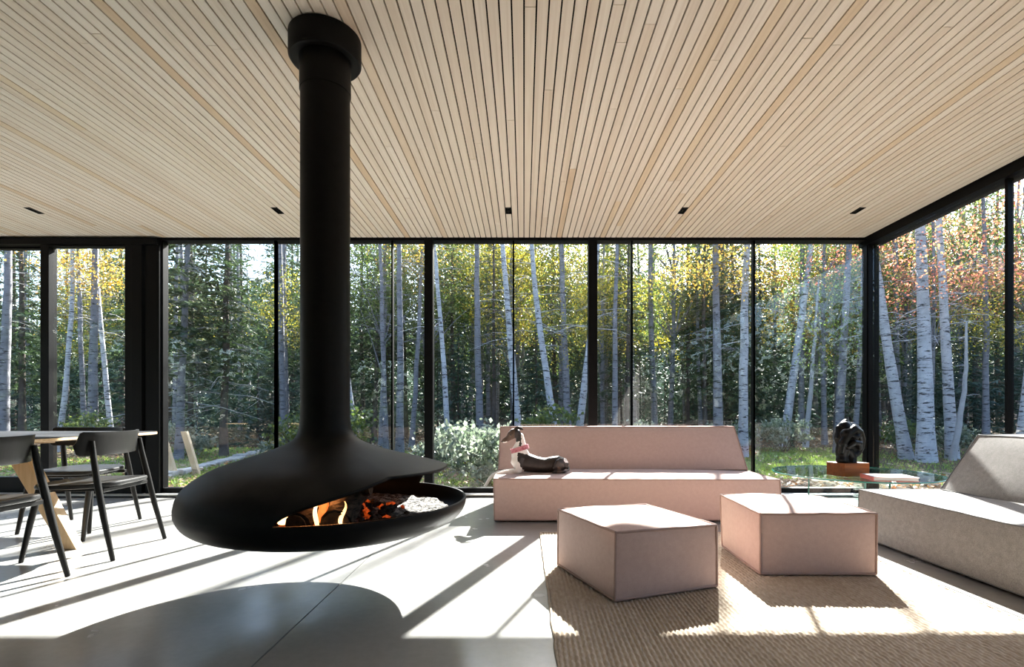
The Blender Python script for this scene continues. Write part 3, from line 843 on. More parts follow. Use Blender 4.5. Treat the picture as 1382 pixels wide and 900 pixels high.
# haunches (thighs folded) near and far
for s in (-1, 1):
    T(db, [(1020,470,.05*s,40,30), (1000,520,.062*s,78,36), (960,560,.066*s,62,32), (920,590,.066*s,38,24)], 14)
    T(db, [(930,600,.07*s,22,18), (990,612,.075*s,18,15), (1050,612,.075*s,16,14)], 10)
    T(db, [(1050,612,.075*s,17,15), (1000,618,.085*s,14,13), (930,622,.09*s,15,14), (900,622,.09*s,11,12)], 10)
# shoulders and fore legs reaching over the sofa end
for s, du in ((-1, 0), (1, 34)):
    T(db, [(560,450,.040*s,60,28), (530,520,.050*s,52,28), (515,580,.050*s,42,24), (520,625,.048*s,30,20)], 12)
    T(db, [(525,618,.046*s,27,20), (450,606-du*.3,.044*s,23,18), (360,616-du*.4,.040*s,20,16), (270,640-du*.5,.036*s,18,15), (215,662-du*.5,.034*s,17,15), (175,700-du*.3,.033*s,17,15), (150,745-du*.2,.033*s,18,16), (128,775-du*.2,.033*s,15,16), (112,785-du*.2,.033*s,8,11)], 12)
# ears folded back
for s in (-1, 1):
    T(db, [(470,130,.018*s,20,9), (500,105,.024*s,24,8), (540,112,.028*s,20,7), (566,130,.030*s,10,4)], 10)
# tail curled along the cushion
T(db, [(1080,560,.0,20,20), (1092,590,-.03,14,14), (1060,608,-.095,10,10), (1000,614,-.125,8,8), (950,618,-.13,5,5)], 10)
body = remesh(db, 'body', [M['dog_dark'], M['dog_white'], M['dog_brown']], .0042, 3, dg_)
me = body.data
k_ = DY / 700
mi = np.zeros(len(me.polygons), np.int32)
for p in me.polygons:
    c = p.center; kk = c.y / 700
    zx = (c.x/kk + 707 - 640)*8.573; zy = ((EYE - c.z)/kk - 9)*8.573
    zx += 10*noise.noise(c*60); zy += 10*noise.noise(c*60 + Vector((5, 0, 0)))
    m_ = 0
    if zy < 320 and zx < 600:                       # head and upper neck
        m_ = 2 if zx < 470 else 0
        if zy > 262 and zx < 520 and zx > 385 + (zy < 275)*20: m_ = 1      # throat
        if zx > 330 and zx < 470 and zy > 268: m_ = 1
        if abs(c.y - DY) < .010 and zy < 150 and zx < 500: m_ = 1      # blaze on the brow
        if zx > 545 and zy > 150: m_ = 1                               # nape
    elif zx < 500 + .55*max(0, zy - 480) or (zy < 400 + .25*(zx - 560) and zx < 700): m_ = 1   # chest, shoulders, fore legs
    if zy > 590 and zx < 575: m_ = 1
    if zx > 1040 and 450 < zy < 510 and zx - 1040 > (zy - 470) - 20 and c.y < DY: m_ = 1        # fleck on the rump
    if zy > 560 and 960 < zx < 1010 and c.y < DY - .06: m_ = 2
    if abs(c.y - DY) < .028 and zy < 470 and 620 < zx < 960 and noise.noise(c*22) > -.15: m_ = 1       # white along the spine
    mi[p.index] = m_
me.polygons.foreach_set('material_index', mi)
cl = MB()
a, b = dz(434, 376), dz(618, 318)
axis = (dz(535, 330) - dz(545, 400)).normalized()
side = (b - a).normalized(); ctr = (a + b)/2
ring = [ctr + side*((b - a).length/2 + .004)*math.cos(t) + Vector((0, 1, 0))*(.0425)*math.sin(t) for t in [2*math.pi*k/36 for k in range(36)]]
up_ = Vector((side.z, 0, -side.x)); up_ = up_ if up_.z > 0 else -up_
V = []; F = []
for p in ring:
    rad_ = (p - ctr).normalized()
    for (h_, o_) in ((-1, 0), (-1, 1), (1, 1), (1, 0)): V.append(tuple(p + up_*h_*.019 + rad_*o_*.004))
for i in range(36):
    for k in range(4):
        i2 = (i+1) % 36; k2 = (k+1) % 4; F.append((i*4+k, i2*4+k, i2*4+k2, i*4+k2))
cl.v = V; cl.f = F
cl.build('collar', M['collar_pink'], dg_, smooth=40)
for s in (-1, 1):
    MB().ball(dz(424, 186, s*.0295), .0068, .0052, .0066, 10, 8).build('eye', M['eye'], dg_, smooth=180)
MB().ball(dz(324, 262), .0085, .009, .0075, 12, 8).build('nose', M['eye'], dg_, smooth=180)

# ------------------------------------------------------------------ outdoors : ground
GZ0 = -.13
def ground_z(x, y):
    z = GZ0 + .05*noise.noise(Vector((x*.35, y*.35, 0)))*min(1, max(0, (y - 6)/4))
    if y > 22: z += .055*(y - 22) + .9*noise.noise(Vector((x*.05, y*.05, 7)))*min(1, (y-22)/20)
    if x > 9: z += .02*(x - 9)
    return z
V = []; F = []; n1, n2 = 110, 90
for j in range(n2 + 1):
    yv = 5.0 + 85*(j/n2)**1.6 if j else 5.0
    for i in range(n1 + 1):
        xv = -80 + 160*i/n1; V.append((xv, yv, ground_z(xv, yv)))
for j in range(n2):
    for i in range(n1):
        a = j*(n1+1)+i; F.append((a, a+1, a+n1+2, a+n1+1))
b = len(V); V += [(-80,-70,GZ0), (80,-70,GZ0), (80,5.0,GZ0), (-80,5.0,GZ0)]; F.append((b, b+1, b+2, b+3))
mb = MB(); mb.v = V; mb.f = F
gr = mb.build('ground', M['soil'], smooth=180); tag(gr, kind='structure')

def diamonds(c, d, s, la, lb, jit=None):
    """c centres, d unit length axes, s unit side axes, la / lb half sizes -> quads"""
    V = np.empty((len(c), 4, 3)); la = la[:, None]; lb = lb[:, None]
    V[:, 0] = c - d*la; V[:, 1] = c + s*lb - d*la*.1; V[:, 2] = c + d*la; V[:, 3] = c - s*lb - d*la*.1
    F = np.arange(len(c)*4).reshape(-1, 4)
    return V.reshape(-1, 3), F
def unit_rand(rg, n):
    v = rg.normal(size=(n, 3)); return v / np.linalg.norm(v, axis=1, keepdims=True)
def perp(rg, d):
    r_ = unit_rand(rg, len(d)); s = np.cross(d, r_); return s / (np.linalg.norm(s, axis=1, keepdims=True) + 1e-9)

rg = np.random.default_rng(77)
# lawn blades
n = 120000
yy = 5.75 + 8.6*rg.random(n); xx = rg.uniform(-1.15, 1.15, n)*yy
ok = (np.sin(xx*.9 + 1.3)*.5 + np.sin(yy*1.3 + xx*.5)*.5 + rg.normal(0, .25, n)) > -.25
lawn = (xx > 2.5) & (yy > 7.6) & (yy < 14) & (xx < .66*yy)
ok &= ~((xx > .68*yy) & (rg.random(n) < .75))
ok |= lawn
xx, yy = xx[ok], yy[ok]; n = len(xx)
zz = np.array([ground_z(a, b) for a, b in zip(xx, yy)])
h = rg.uniform(.03, .065, n); a = rg.uniform(0, 6.28, n); wd = rg.uniform(.005, .011, n)
V = np.empty((n, 3, 3))
V[:, 0] = np.stack([xx - np.cos(a)*wd, yy - np.sin(a)*wd, zz - .005], -1)
V[:, 1] = np.stack([xx + np.cos(a)*wd, yy + np.sin(a)*wd, zz - .005], -1)
V[:, 2] = np.stack([xx + rg.normal(0, .02, n), yy + rg.normal(0, .02, n), zz + h], -1)
o = link('lawn_grass', np_mesh('lawn_grass', V.reshape(-1, 3), np.arange(n*3).reshape(-1, 3), M['grass'])); tag(o, 'patchy green lawn grass between the house and the trees', 'grass', kind='stuff')
# fallen leaves
n = 30000
yy = 5.7 + 18*rg.random(n)**1.5; xx = rg.uniform(-1.15, 1.15, n)*yy
ok = ~((xx > 2.8) & (yy > 8.4) & (yy < 13) & (rg.random(n) < .85)); xx, yy = xx[ok], yy[ok]; n = len(xx)
zz = np.array([ground_z(a, b) for a, b in zip(xx, yy)]) + rg.uniform(.005, .05, n)
d = unit_rand(rg, n); d[:, 2] *= .35; d /= np.linalg.norm(d, axis=1, keepdims=True)
up3 = np.tile([[0, 0, 1.0]], (n, 1)) + rg.normal(0, .35, (n, 3)); s = np.cross(d, up3); s /= np.linalg.norm(s, axis=1, keepdims=True)
V, F = diamonds(np.stack([xx, yy, zz], -1), d, s, rg.uniform(.02, .05, n), rg.uniform(.015, .035, n))
o = link('fallen_leaves', np_mesh('fallen_leaves', V, F, M['litter'])); tag(o, 'brown and orange fallen leaves scattered over the forest floor', 'leaves', kind='stuff')

# stone edging of the path outside, left of the fireplace
pe = empty('path'); tag(pe, kind='structure')
p0 = Vector((-5.35, 7.6, 0)); p1 = Vector((-6.5, 13.2, 0)); r = random.Random(8)
for k in range(16):
    p = p0.lerp(p1, k/15.5); sx, sy, h_ = r.uniform(.11, .15), r.uniform(.15, .18), r.uniform(.05, .09)
    o = MB().box(-sx, sx, -sy, sy, -.1, h_).build('stone', M['stone'], pe, bevel=.02, loc=(p.x, p.y, ground_z(p.x, p.y)))
    o.rotation_euler = (0, 0, r.uniform(-.15, .15) + .2)
# slanting timber props on the lawn
tp = thing('timber_trestle', 'two slanting pale timber boards on the lawn behind the fireplace glazing', 'trestle', (-5.45, 7.95, GZ0))
def slant(a, b, wx, wy):
    a = Vector(a); b = Vector(b)
    return MB().loft([[(p.x-wx, p.y-wy, p.z), (p.x+wx, p.y-wy, p.z), (p.x+wx, p.y+wy, p.z), (p.x-wx, p.y+wy, p.z)] for p in (a, b)])
slant((.12, .0, -.05), (-.06, .0, .54), .045, .03).build('board', M['oak_pale'], tp, bevel=.004)
slant((.37, .15, -.05), (.15, .15, .69), .045, .03).build('board', M['oak_pale'], tp, bevel=.004)
slant((.08, .075, .10), (.33, .09, .10), .02, .02).build('crossbar', M['oak_pale'], tp, bevel=.003)

# ------------------------------------------------------------------ outdoors : trees
def spruce_mesh(name, h, zb, rmax, nb, seed, mat_, full=1.0, twigs=11):
    g_ = np.random.default_rng(seed); Cc = []; D = []; S = []; A = []; B = []
    for k in range(nb):
        fz = (k + g_.random()) / nb; z = zb + (h - zb)*fz**.92
        r_ = rmax*(1 - fz)**.75*g_.uniform(.65, 1.15) + .12; az = k*2.39996 + g_.normal(0, .3)
        o_ = np.array([math.cos(az), math.sin(az), 0]); sd = np.array([-math.sin(az), math.cos(az), 0])
        droop = g_.uniform(.15, .42)
        nt_ = max(3, int(twigs*r_/rmax + 2))
        for t in np.linspace(.16, 1, nt_):
            p = o_*r_*t + np.array([0, 0, z + .12*r_*t - droop*r_*t*t])
            for sgn in (-1, 1):
                l = r_*(.34*(1.15 - t) + .06)*g_.uniform(.7, 1.3)
                d_ = o_*g_.uniform(.5, .9) + sd*sgn + np.array([0, 0, g_.uniform(-.45, .05)]); d_ /= np.linalg.norm(d_)
                m_ = max(1, int(l/.11))
                for q_ in range(m_):
                    c_ = p + d_*l*(q_ + .5)/m_ + g_.normal(0, .018, 3)
                    dd = d_ + g_.normal(0, .33, 3); dd /= np.linalg.norm(dd)
                    Cc.append(c_); D.append(dd); A.append(l/m_*.8 + .02); B.append(g_.uniform(.018, .040))
    Cc = np.array(Cc); D = np.array(D); S = perp(g_, D)
    hz = np.array([0, 0, 1.0]); S2 = np.cross(D, hz + g_.normal(0, .5, D.shape)); S2 /= np.linalg.norm(S2, axis=1, keepdims=True) + 1e-9
    V, F = diamonds(Cc, D, S2, np.array(A), np.array(B)); return np_mesh(name, V, F, mat_)
def crown_mesh(name, cz, rx, rz, clumps, per, seed, mat_, size=(.020, .040), spread=.34):
    g_ = np.random.default_rng(seed)
    cc = unit_rand(g_, clumps)*(g_.random((clumps, 1))**.45)*np.array([rx, rx, rz]) + np.array([0, 0, cz])
    c_ = np.repeat(cc, per, 0) + g_.normal(0, 1, (clumps*per, 3))*np.array([spread, spread, spread*.55])
    n_ = len(c_); d_ = unit_rand(g_, n_); d_[:, 2] -= .4; d_ /= np.linalg.norm(d_, axis=1, keepdims=True)
    V, F = diamonds(c_, d_, perp(g_, d_), g_.uniform(*size, n_), g_.uniform(size[0]*.6, size[1]*.65, n_))
    return np_mesh(name, V, F, mat_), cc
def trunk_mb(h, r, lean=(0, 0), bend=.0, seed=0, n=10, seg=9):
    g_ = random.Random(seed); pts = []; rad = []
    bx_, by_ = g_.uniform(-1, 1)*bend, g_.uniform(-1, 1)*bend
    for k in range(seg + 1):
        t_ = k/seg; s_ = math.sin(math.pi*t_)
        pts.append((lean[0]*h*t_ + bx_*s_ + g_.uniform(-1, 1)*.012, lean[1]*h*t_ + by_*s_ + g_.uniform(-1, 1)*.012, h*t_ - (.12 if k == 0 else 0)))
        rad.append(r*(1.25 if k == 0 else 1.0)*(1 - .72*t_) * g_.uniform(.96, 1.04))
    return MB().tube(pts, rad, n), pts
def branch_mb(pts, h, r, count, z0, z1, length, seed, up=.1, rr=.010):
    g_ = random.Random(seed); mb = MB()
    for k in range(count):
        t_ = g_.uniform(z0, z1); i = min(len(pts) - 2, int(t_*(len(pts) - 1))); f = t_*(len(pts) - 1) - i
        p = Vector(pts[i]).lerp(Vector(pts[i+1]), f); a_ = g_.uniform(0, 6.28); l = length*g_.uniform(.35, 1.0)*(1.1 - .6*t_)
        d_ = Vector((math.cos(a_), math.sin(a_), up + g_.uniform(-.25, .25)))
        q = p + d_*l*.5 + Vector((0, 0, -.05*l)); e = p + d_*l + Vector((g_.uniform(-.1, .1)*l, g_.uniform(-.1, .1)*l, -.22*l))
        mb.tube([p, q, e], [rr, rr*.7, rr*.25], 4)
        for _ in range(4):
            s0 = p.lerp(e, g_.uniform(.35, .85)); mb.tube([s0, s0 + Vector((g_.uniform(-1, 1), g_.uniform(-1, 1), g_.uniform(-.6, .3)))*l*.3], [rr*.45, rr*.15], 3)
    return mb

# ---- trees named one by one : (label, category-name, px at base, distance, px at window top, width px, bark, crown)
FG = [
 ('grey trunk seen through the leftmost pane, close to the picture edge', 'bare_tree', 4, 13.0, 9, 11, 'grey_bark', None),
 ('thin dark trunk in the leftmost pane, next to the thicker grey trunk', 'bare_tree', 30, 15.0, 30, 7, 'dark_bark', 'spruce'),
 ('pale slim trunk hard against the left stile of the sliding door pane', 'birch_tree', 79, 12.5, 81, 6, 'birch', None),
 ('straight grey trunk in the middle of the sliding door pane', 'bare_tree', 124, 13.0, 133, 10, 'grey_bark', 'orange'),
 ('thin grey trunk left of the straight trunk in the sliding door pane', 'bare_tree', 115, 15.5, 112, 6, 'grey_bark', 'orange'),
 ('slim pale trunk leaning right in the sliding door pane', 'birch_tree', 152, 14.0, 133, 6, 'birch', None),
 ('bluish grey conifer trunk in the first wide pane beside the black door post', 'conifer_tree', 241, 10.8, 252, 9, 'grey_bark', 'spruce'),
 ('dark straight conifer trunk with dead twigs in the middle of the first wide pane', 'conifer_tree', 302, 11.5, 308, 9, 'dark_bark', 'spruce'),
 ('slim trunk with yellow leaves just left of the black flue pipe', 'maple_tree', 383, 15.0, 380, 8, 'grey_bark', 'yellow'),
 ('white birch trunk just right of the black flue pipe', 'birch_tree', 482, 11.5, 473, 11, 'birch', None),
 ('thin grey trunk left of the mullion right of the flue pipe', 'bare_tree', 521, 13.0, 513, 6, 'grey_bark', None),
 ('straight bluish trunk right behind the thin mullion beside the flue pipe', 'bare_tree', 540, 12.0, 535, 9, 'grey_bark', None),
 ('thin trunk leaning towards the first black post from the flue pipe', 'bare_tree', 556, 14.5, 569, 6, 'grey_bark', 'orange'),
 ('thin birch leaning left behind the first black post from the flue pipe', 'birch_tree', 606, 12.0, 582, 7, 'birch', None),
 ('straight grey trunk in the middle of the pane left of the dog', 'bare_tree', 649, 13.5, 647, 9, 'grey_bark', None),
 ('slim white birch leaning left, crossing the mullion above the dog', 'birch_tree', 703, 13.0, 680, 9, 'birch', None),
 ('white birch leaning left above the left half of the pink sofa', 'birch_tree', 757, 12.0, 729, 9, 'birch', None),
 ('grey trunk with yellow leaves between two leaning birches above the pink sofa', 'maple_tree', 767, 14.0, 758, 9, 'grey_bark', 'yellow'),
 ('short white birch leaning right against the second black post above the sofa', 'birch_tree', 777, 11.5, 800, 9, 'birch', None),
 ('slim straight pale trunk in the narrow pane right of the second black post', 'bare_tree', 830, 13.5, 837, 7, 'grey_bark', None),
 ('thick straight lilac grey trunk above the right half of the pink sofa', 'bare_tree', 971, 11.0, 968, 11, 'grey_bark', 'orange'),
 ('tall white birch just left of the mullion at the right end of the sofa', 'birch_tree', 1002, 11.5, 1008, 11, 'birch', None),
 ('white birch leaning right behind the lawn, right of the sofa', 'birch_tree', 1056, 15.0, 1094, 10, 'birch', None),
 ('slender bleached dead stem beside the right-leaning birch', 'dead_tree', 1087, 14.5, 1112, 6, 'dead_wood', None),
 ('grey trunk behind the black sculpture, leaning slightly right', 'bare_tree', 1130, 12.5, 1149, 10, 'grey_bark', 'green'),
 ('thin grey trunk close to the corner post, behind the sculpture', 'bare_tree', 1154, 14.0, 1163, 6, 'grey_bark', 'red'),
 ('white birch with curved trunk just right of the corner post', 'birch_tree', 1224, 10.8, 1188, 13, 'birch', None),
 ('thickest white birch in the right glazing, blotched with dark marks', 'birch_tree', 1251, 10.2, 1240, 18, 'birch', 'red'),
 ('tall grey birch right of the thickest birch in the right glazing', 'birch_tree', 1286, 10.8, 1267, 12, 'birch', None),
 ('bleached dead stem leaning right beside the birches in the right glazing', 'dead_tree', 1284, 10.5, 1318, 7, 'dead_wood', None),
 ('thin dark trunk left of the mullion in the right glazing', 'bare_tree', 1330, 14.0, 1326, 7, 'grey_bark', 'yellow'),
 ('birch trunk at the right picture edge beyond the last mullion', 'birch_tree', 1376, 10.5, 1377, 12, 'birch', 'red'),
]
crowns = {}
SPR = [spruce_mesh('needles', 8.2, 2.2, 1.7, 95, 101, M['needles']), spruce_mesh('needles', 7.4, 1.7, 1.5, 90, 102, M['needles'])]
def leafy(colour, seed, cz, rx=1.5, rz=1.3, clumps=26, per=95, **kw):
    return crown_mesh('leaves', cz, rx, rz, clumps, per, seed, M[colour], **kw)
for i, (lab, nm, pb, dd, pt, wpx, bk_, crown) in enumerate(FG):
    xb = (pb - 707)/700*dd; gz = ground_z(xb, dd); ztop = EYE + 236/700*dd
    xt = (pt - 707)/700*dd; lean = (xt - xb)/(ztop - gz)
    h = (ztop - gz)*1.55; rad = wpx/700*dd/2
    if nm == 'dead_tree': h = (ztop - gz)*(.80 if pb < 1200 else .62)
    t = thing(nm, lab, 'tree', (xb, dd, gz))
    mb, pts = trunk_mb(h, rad*1.22, (lean, random.Random(i).uniform(-.02, .02)), .24 if nm == 'birch_tree' else .10, 300 + i, 12, 12)
    mb.build('trunk', M[bk_], t, smooth=60)
    cnt = {'conifer_tree': 60, 'dead_tree': 6}.get(nm, 30)
    branch_mb(pts, h, rad, cnt, .12 if nm == 'conifer_tree' else .32, .95, 1.5 if nm != 'dead_tree' else .5, 400 + i, rr=.011 if nm == 'conifer_tree' else .008).build('branches', M['dead_wood' if nm in ('dead_tree', 'conifer_tree') else bk_], t)
    if crown == 'spruce':
        o = link('needles', SPR[i % 2], t, (lean*2.0, 0, .2)); o.rotation_euler = (0, lean, i*1.3)
        s_ = .80; o.scale = (s_, s_, s_)
    elif crown:
        cz = ztop - gz - (2.2 if crown in ('yellow', 'green') else .5)
        me, _ = leafy(crown, 500 + i, cz, 1.2, 1.5 if crown in ('yellow', 'green') else 1.0, 11 if crown == 'red' else 24, 90)
        link('leaves', me, t, (lean*cz, 0, 0))

# ---- the woods behind : shared kinds, copied tree by tree
rb = random.Random(99)
BG = []
def bg_proto(kind):
    if kind == 'dark':
        h = 13.0; tm, pts = trunk_mb(h, .13, (0, 0), .1, 1, 8, 8); 
        return [('trunk', tm.mesh('trunk', M['dark_bark'], 60)), ('branches', branch_mb(pts, h, .13, 60, .05, .6, 1.7, 11, -.05, .010).mesh('branches', M['dark_bark'])), ('needles', spruce_mesh('needles', 13.2, 3.6, 1.7, 120, 12, M['needles'], twigs=8))]
    if kind == 'dark2':
        h = 11.0; tm, pts = trunk_mb(h, .11, (.01, 0), .1, 2, 8, 8)
        return [('trunk', tm.mesh('trunk', M['dark_bark'], 60)), ('branches', branch_mb(pts, h, .11, 50, .05, .5, 1.4, 13, -.05, .009).mesh('branches', M['dark_bark'])), ('needles', spruce_mesh('needles', 11.2, 2.0, 1.6, 125, 14, M['needles'], twigs=8))]
    if kind == 'young':
        tm, pts = trunk_mb(4.2, .05, (0, 0), .03, 3, 7, 5)
        return [('trunk', tm.mesh('trunk', M['dark_bark'], 60)), ('needles', spruce_mesh('needles', 4.3, .15, 1.25, 90, 15, M['needles_blue'], twigs=8))]
    if kind == 'pole':
        h = 12.0; tm, pts = trunk_mb(h, .10, (.015, 0), .2, 4, 8, 8)
        return [('trunk', tm.mesh('trunk', M['grey_bark'], 60)), ('branches', branch_mb(pts, h, .1, 26, .3, .95, 1.6, 16, .2).mesh('branches', M['grey_bark']))]
    col = {'yellow': 'yellow', 'orange': 'orange', 'red': 'red', 'green': 'green'}[kind]
    h = 9.5; tm, pts = trunk_mb(h, .10, (-.01, .01), .2, 5, 8, 8)
    me, cc = crown_mesh('leaves', 6.4, 2.0, 2.9, 24 if kind == 'red' else 46, 150, {'yellow': 21, 'orange': 22, 'red': 23, 'green': 24}[kind], M[col], (.03, .06), .42)
    br = MB()
    for c_ in cc[:20]:
        z_ = max(2.5, c_[2] - 1.2); i = min(len(pts)-1, int(z_/h*8)); br.tube([pts[i], Vector(pts[i]).lerp(Vector(c_), .55) + Vector((0, 0, .1)), tuple(c_)], [.028, .018, .006], 5)
    return [('trunk', tm.mesh('trunk', M['grey_bark'], 60)), ('branches', br.mesh('branches', M['grey_bark'])), ('leaves', me)]
protos = {k: bg_proto(k) for k in ('dark', 'dark2', 'young', 'pole', 'yellow', 'orange', 'red', 'green')}
BLAB = {'dark': ('conifer_tree', 'tall dark conifer deep in the woods beyond the glazing', 'tall conifers deep in the woods'),
        'dark2': ('conifer_tree', 'dark green conifer with low boughs in the woods beyond the glazing', 'low-boughed conifers in the woods'),
        'young': ('young_conifer', 'young bluish green conifer in the undergrowth of the woods', 'young conifers in the undergrowth'),
        'pole': ('bare_tree', 'slim bare grey trunk deep in the woods beyond the glazing', 'bare grey trunks in the woods'),
        'yellow': ('maple_tree', 'tree with yellow autumn leaves in the woods beyond the glazing', 'yellow trees in the woods'),
        'orange': ('maple_tree', 'tree with orange autumn leaves in the woods beyond the glazing', 'orange trees in the woods'),
        'red': ('maple_tree', 'tree with red autumn leaves in the woods beyond the right glazing', 'red trees in the woods'),
        'green': ('leafy_tree', 'tree with yellowish green leaves in the woods beyond the glazing', 'green leafy trees in the woods')}
DROP = set([9, 26, 29, 49, 56, 58, 76, 78, 97, 110, 120, 123, 130, 131, 141, 142, 143, 154, 156, 160, 162, 179, 180, 182, 184, 185, 191, 192, 201, 210, 216])      # stand wholly behind other trees: left out
put_n = [0]; put_list = []
def put(kind, x, y, s, rz):
    nm, lab, grp = BLAB[kind]; zs = rb.uniform(.92, 1.08)
    put_n[0] += 1
    if put_n[0] - 1 in DROP: return
    t = thing(nm, lab, 'tree', (x, y, ground_z(x, y) - .05), rz, grp); t.scale = (s, s, s*zs); t['n'] = put_n[0] - 1; put_list.append((kind, x, y, t))
    for pn, me in protos[kind]: link(pn, me, t)
HT = {'dark': 13.4, 'dark2': 11.4, 'young': 4.3, 'pole': 12, 'yellow': 9.4, 'orange': 9.4, 'red': 9.4, 'green': 9.4}
placed = [((pb-707)/700*dd, dd) for _, _, pb, dd, *_ in FG]
def scatter(n, y0, y1, kinds, sep, x0=-1.12, x1=1.12, smax=1.15):
    k = 0; tries = 0
    while k < n and tries < 6000:
        tries += 1
        y = rb.uniform(y0, y1); x = rb.uniform(x0, x1)*y
        if any((x-a)**2 + (y-b)**2 < sep*sep for a, b in placed): continue
        kind = rb.choice(kinds); s = rb.uniform(.8, smax)
        lim = .745*(y - 5.6) + .3
        if kind != 'pole' and HT[kind]*s > lim: s = lim/HT[kind]
        if s < .45 and kind != 'young': continue
        put(kind, x, y, s, rb.uniform(0, 6.28)); placed.append((x, y)); k += 1
scatter(42, 15.0, 20.0, ['dark2', 'pole', 'pole', 'dark', 'pole', 'green'], .9)
scatter(40, 14.5, 24.0, ['young'], .9, smax=1.0)
scatter(12, 17.0, 24.0, ['yellow', 'yellow', 'green'], 1.4, -.15, .35)
scatter(11, 17.0, 25.0, ['orange', 'yellow', 'green'], 1.4, -1.05, .75)
scatter(6, 14.0, 20.0, ['red', 'green'], 1.3, .62, 1.1)
scatter(9, 15.5, 22.0, ['green', 'orange', 'dark2', 'yellow'], 1.2, .42, .80)
scatter(70, 19.0, 30.0, ['dark', 'pole', 'dark2', 'pole', 'dark'], 1.0)
scatter(16, 30.0, 42.0, ['dark', 'dark2', 'dark'], 1.5)
scatter(14, 24.0, 34.0, ['young'], 1.3, smax=1.3)

PANES = [(43, 'behind the leftmost pane'), (186, 'behind the sliding door pane'), (371, 'in the wide pane beside the door post'), (472, 'around the flue pipe'),
         (578, 'in the panes right of the flue pipe'), (693, 'in the pane left of the dog'), (800, 'in the pane above the dog'), (853, 'in the narrow pane over the sofa'),
         (1018, 'over the right half of the sofa'), (1177, 'in the pane behind the sculpture'), (1345, 'in the right glazing near the corner'), (99999, 'in the right glazing beyond its mullion')]
KIND = {'dark': 'far tall dark conifer', 'dark2': 'far bushy dark green conifer', 'young': 'young bluish green conifer', 'pole': 'far slim bare grey trunk', 'yellow': 'far yellow-leaved tree',
        'orange': 'far orange-leaved tree', 'red': 'far red-leaved tree', 'green': 'far yellowish green leafy tree'}
ORD = 'first second third fourth fifth sixth seventh eighth ninth tenth eleventh twelfth thirteenth fourteenth fifteenth sixteenth seventeenth eighteenth'.split()
seen_ = {}
for kind, x, y, t in sorted(put_list, key=lambda e: e[1]/e[2]):
    pane = next(nm for lim, nm in PANES if 707 + 700*x/y < lim); n_ = seen_.get((kind, pane), 0); seen_[(kind, pane)] = n_ + 1
    t['label'] = '%s, %s from left %s' % (KIND[kind], ORD[n_], pane)

# ---- past the last trees that can be told apart : dense woods, one mass of foliage
rg = np.random.default_rng(515); n = 120000
yy = rg.uniform(34, 54, n); xx = rg.uniform(-1.25, 1.3, n)*yy
top = np.array([8.5 + 5.5*noise.noise(Vector((a*.10, b*.06, 2))) + 3.5*noise.noise(Vector((a*.45, b*.2, 5))) for a, b in zip(xx, yy)])
zz = np.array([ground_z(a, b) for a, b in zip(xx, yy)]) + top*rg.random(n)**1.1
d = unit_rand(rg, n); d[:, 2] -= .5; d /= np.linalg.norm(d, axis=1, keepdims=True)
V, F = diamonds(np.stack([xx, yy, zz], -1), d, perp(rg, d), rg.uniform(.12, .42, n), rg.uniform(.06, .20, n))
o = link('far_foliage', np_mesh('far_foliage', V, F, M['needles'])); tag(o, 'dense dark mass of foliage far behind the tree trunks', 'foliage', kind='stuff')

# unseen foliage added around the house to darken reflections in the glass
def woods(name, lab, n, x0, x1, y0, y1, h0, seed):
    rg = np.random.default_rng(seed); xx = rg.uniform(x0, x1, n); yy = rg.uniform(y0, y1, n)
    top = np.array([h0 + 3.0*noise.noise(Vector((a*.12, b*.12, 2))) + 3.0*noise.noise(Vector((a*.5, b*.5, 5))) for a, b in zip(xx, yy)])
    zz = GZ0 + top*rg.random(n)**1.5
    d = unit_rand(rg, n); V, F = diamonds(np.stack([xx, yy, zz], -1), d, perp(rg, d), rg.uniform(.15, .5, n), rg.uniform(.10, .28, n))
    o = link(name, np_mesh(name, V, F, M['needles'])); tag(o, lab, 'foliage', kind='stuff')
woods('far_foliage', 'unseen foliage mass added behind the house to darken glass reflections', 22000, -40, 40, -34, -22, 8.0, 71)
woods('far_foliage', 'unseen foliage mass added left of the house to dim the horizon', 16000, -34, -24, -24, 16, 8.0, 72)
woods('far_foliage', 'unseen foliage mass added right of the house to dim the horizon', 16000, 22, 32, -24, 14, 8.0, 73)

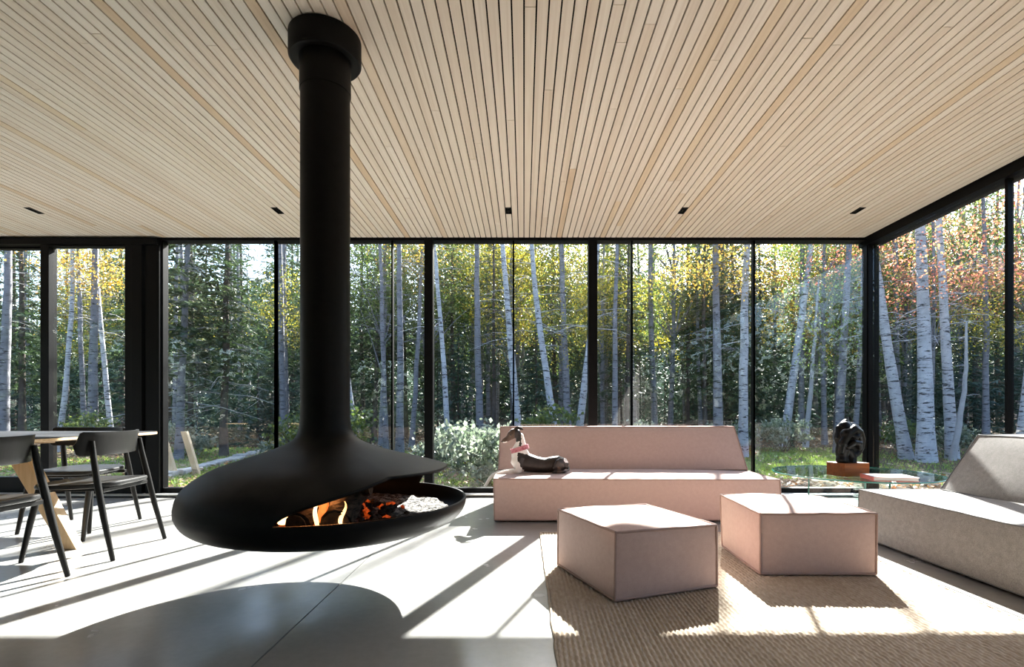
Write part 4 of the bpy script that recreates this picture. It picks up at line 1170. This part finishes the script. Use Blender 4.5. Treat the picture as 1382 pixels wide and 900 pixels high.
# ---- shrubs at the edge of the lawn
def shrub_mesh(seed, rx, hz_, clumps, per, colour, size):
    me, cc = crown_mesh('leaves', hz_*.55, rx, hz_*.45, clumps, per, seed, M[colour], size, .10)
    st_ = MB(); g_ = random.Random(seed)
    for c_ in cc[::2]: st_.tube([(g_.uniform(-.06, .06), g_.uniform(-.06, .06), -.05), tuple(Vector(c_)*.5 + Vector((0, 0, .05))), tuple(c_)], [.009, .007, .003], 4)
    return me, st_.mesh('stems', M['dark_bark'])
SH = [shrub_mesh(61, .60, .85, 30, 38, 'shrub', (.03, .055)), shrub_mesh(62, .45, .60, 24, 36, 'shrub', (.03, .05)), shrub_mesh(63, .5, .9, 26, 36, 'green', (.03, .05))]
SPOT = [
 ('pale sunlit shrub at the window, left of the dog and sofa', -.55, 7.3, 0, 1.0), ('pale bushy shrub behind the one left of the dog', -.95, 8.4, 0, 1.0),
 ('grey green shrub right of the hearth opening, outside the glass', -1.35, 9.0, 1, 1.1), ('low pale shrub against the glass beside the dog', -.25, 6.9, 1, .9),
 ('bright pale shrub on the lawn edge, left of the right-leaning birch', 4.9, 12.4, 0, .9), ('bright pale shrub on the lawn edge, right of the right-leaning birch', 6.4, 12.8, 0, 1.05),
 ('small green shrub by the lawn, behind the glass table', 5.6, 13.2, 2, .8), ('green shrub at the foot of the birches in the right glazing', 8.2, 11.3, 2, .9),
 ('leafy green shrub left of the hearth, outside the first wide pane', -4.4, 10.2, 2, 1.0), ('leafy green shrub behind the flue pipe, outside the glass', -3.6, 10.6, 2, 1.2),
 ('grey green shrub behind the dining chairs, outside the doors', -7.6, 11.5, 1, 1.2), ('green shrub outside the leftmost pane', -10.0, 12.0, 2, 1.0),
 ('small shrub behind the sofa back, between the two black posts', .6, 11.0, 2, 1.2), ('small grey shrub behind the right half of the sofa back', 2.6, 12.0, 1, 1.2),
 ('low green shrub at the last mullion of the right glazing', 9.6, 11.6, 1, 1.1), ('small shrub beside the stone edging of the path', -5.3, 11.4, 1, .9)]
for lab, x, y, k, s in SPOT:
    t = thing('shrub', lab, 'shrub', (x, y, ground_z(x, y)), x*7 + y, 'shrubs at the edge of the lawn'); t.scale = (s, s, s)
    link('leaves', SH[k][0], t); link('stems', SH[k][1], t)
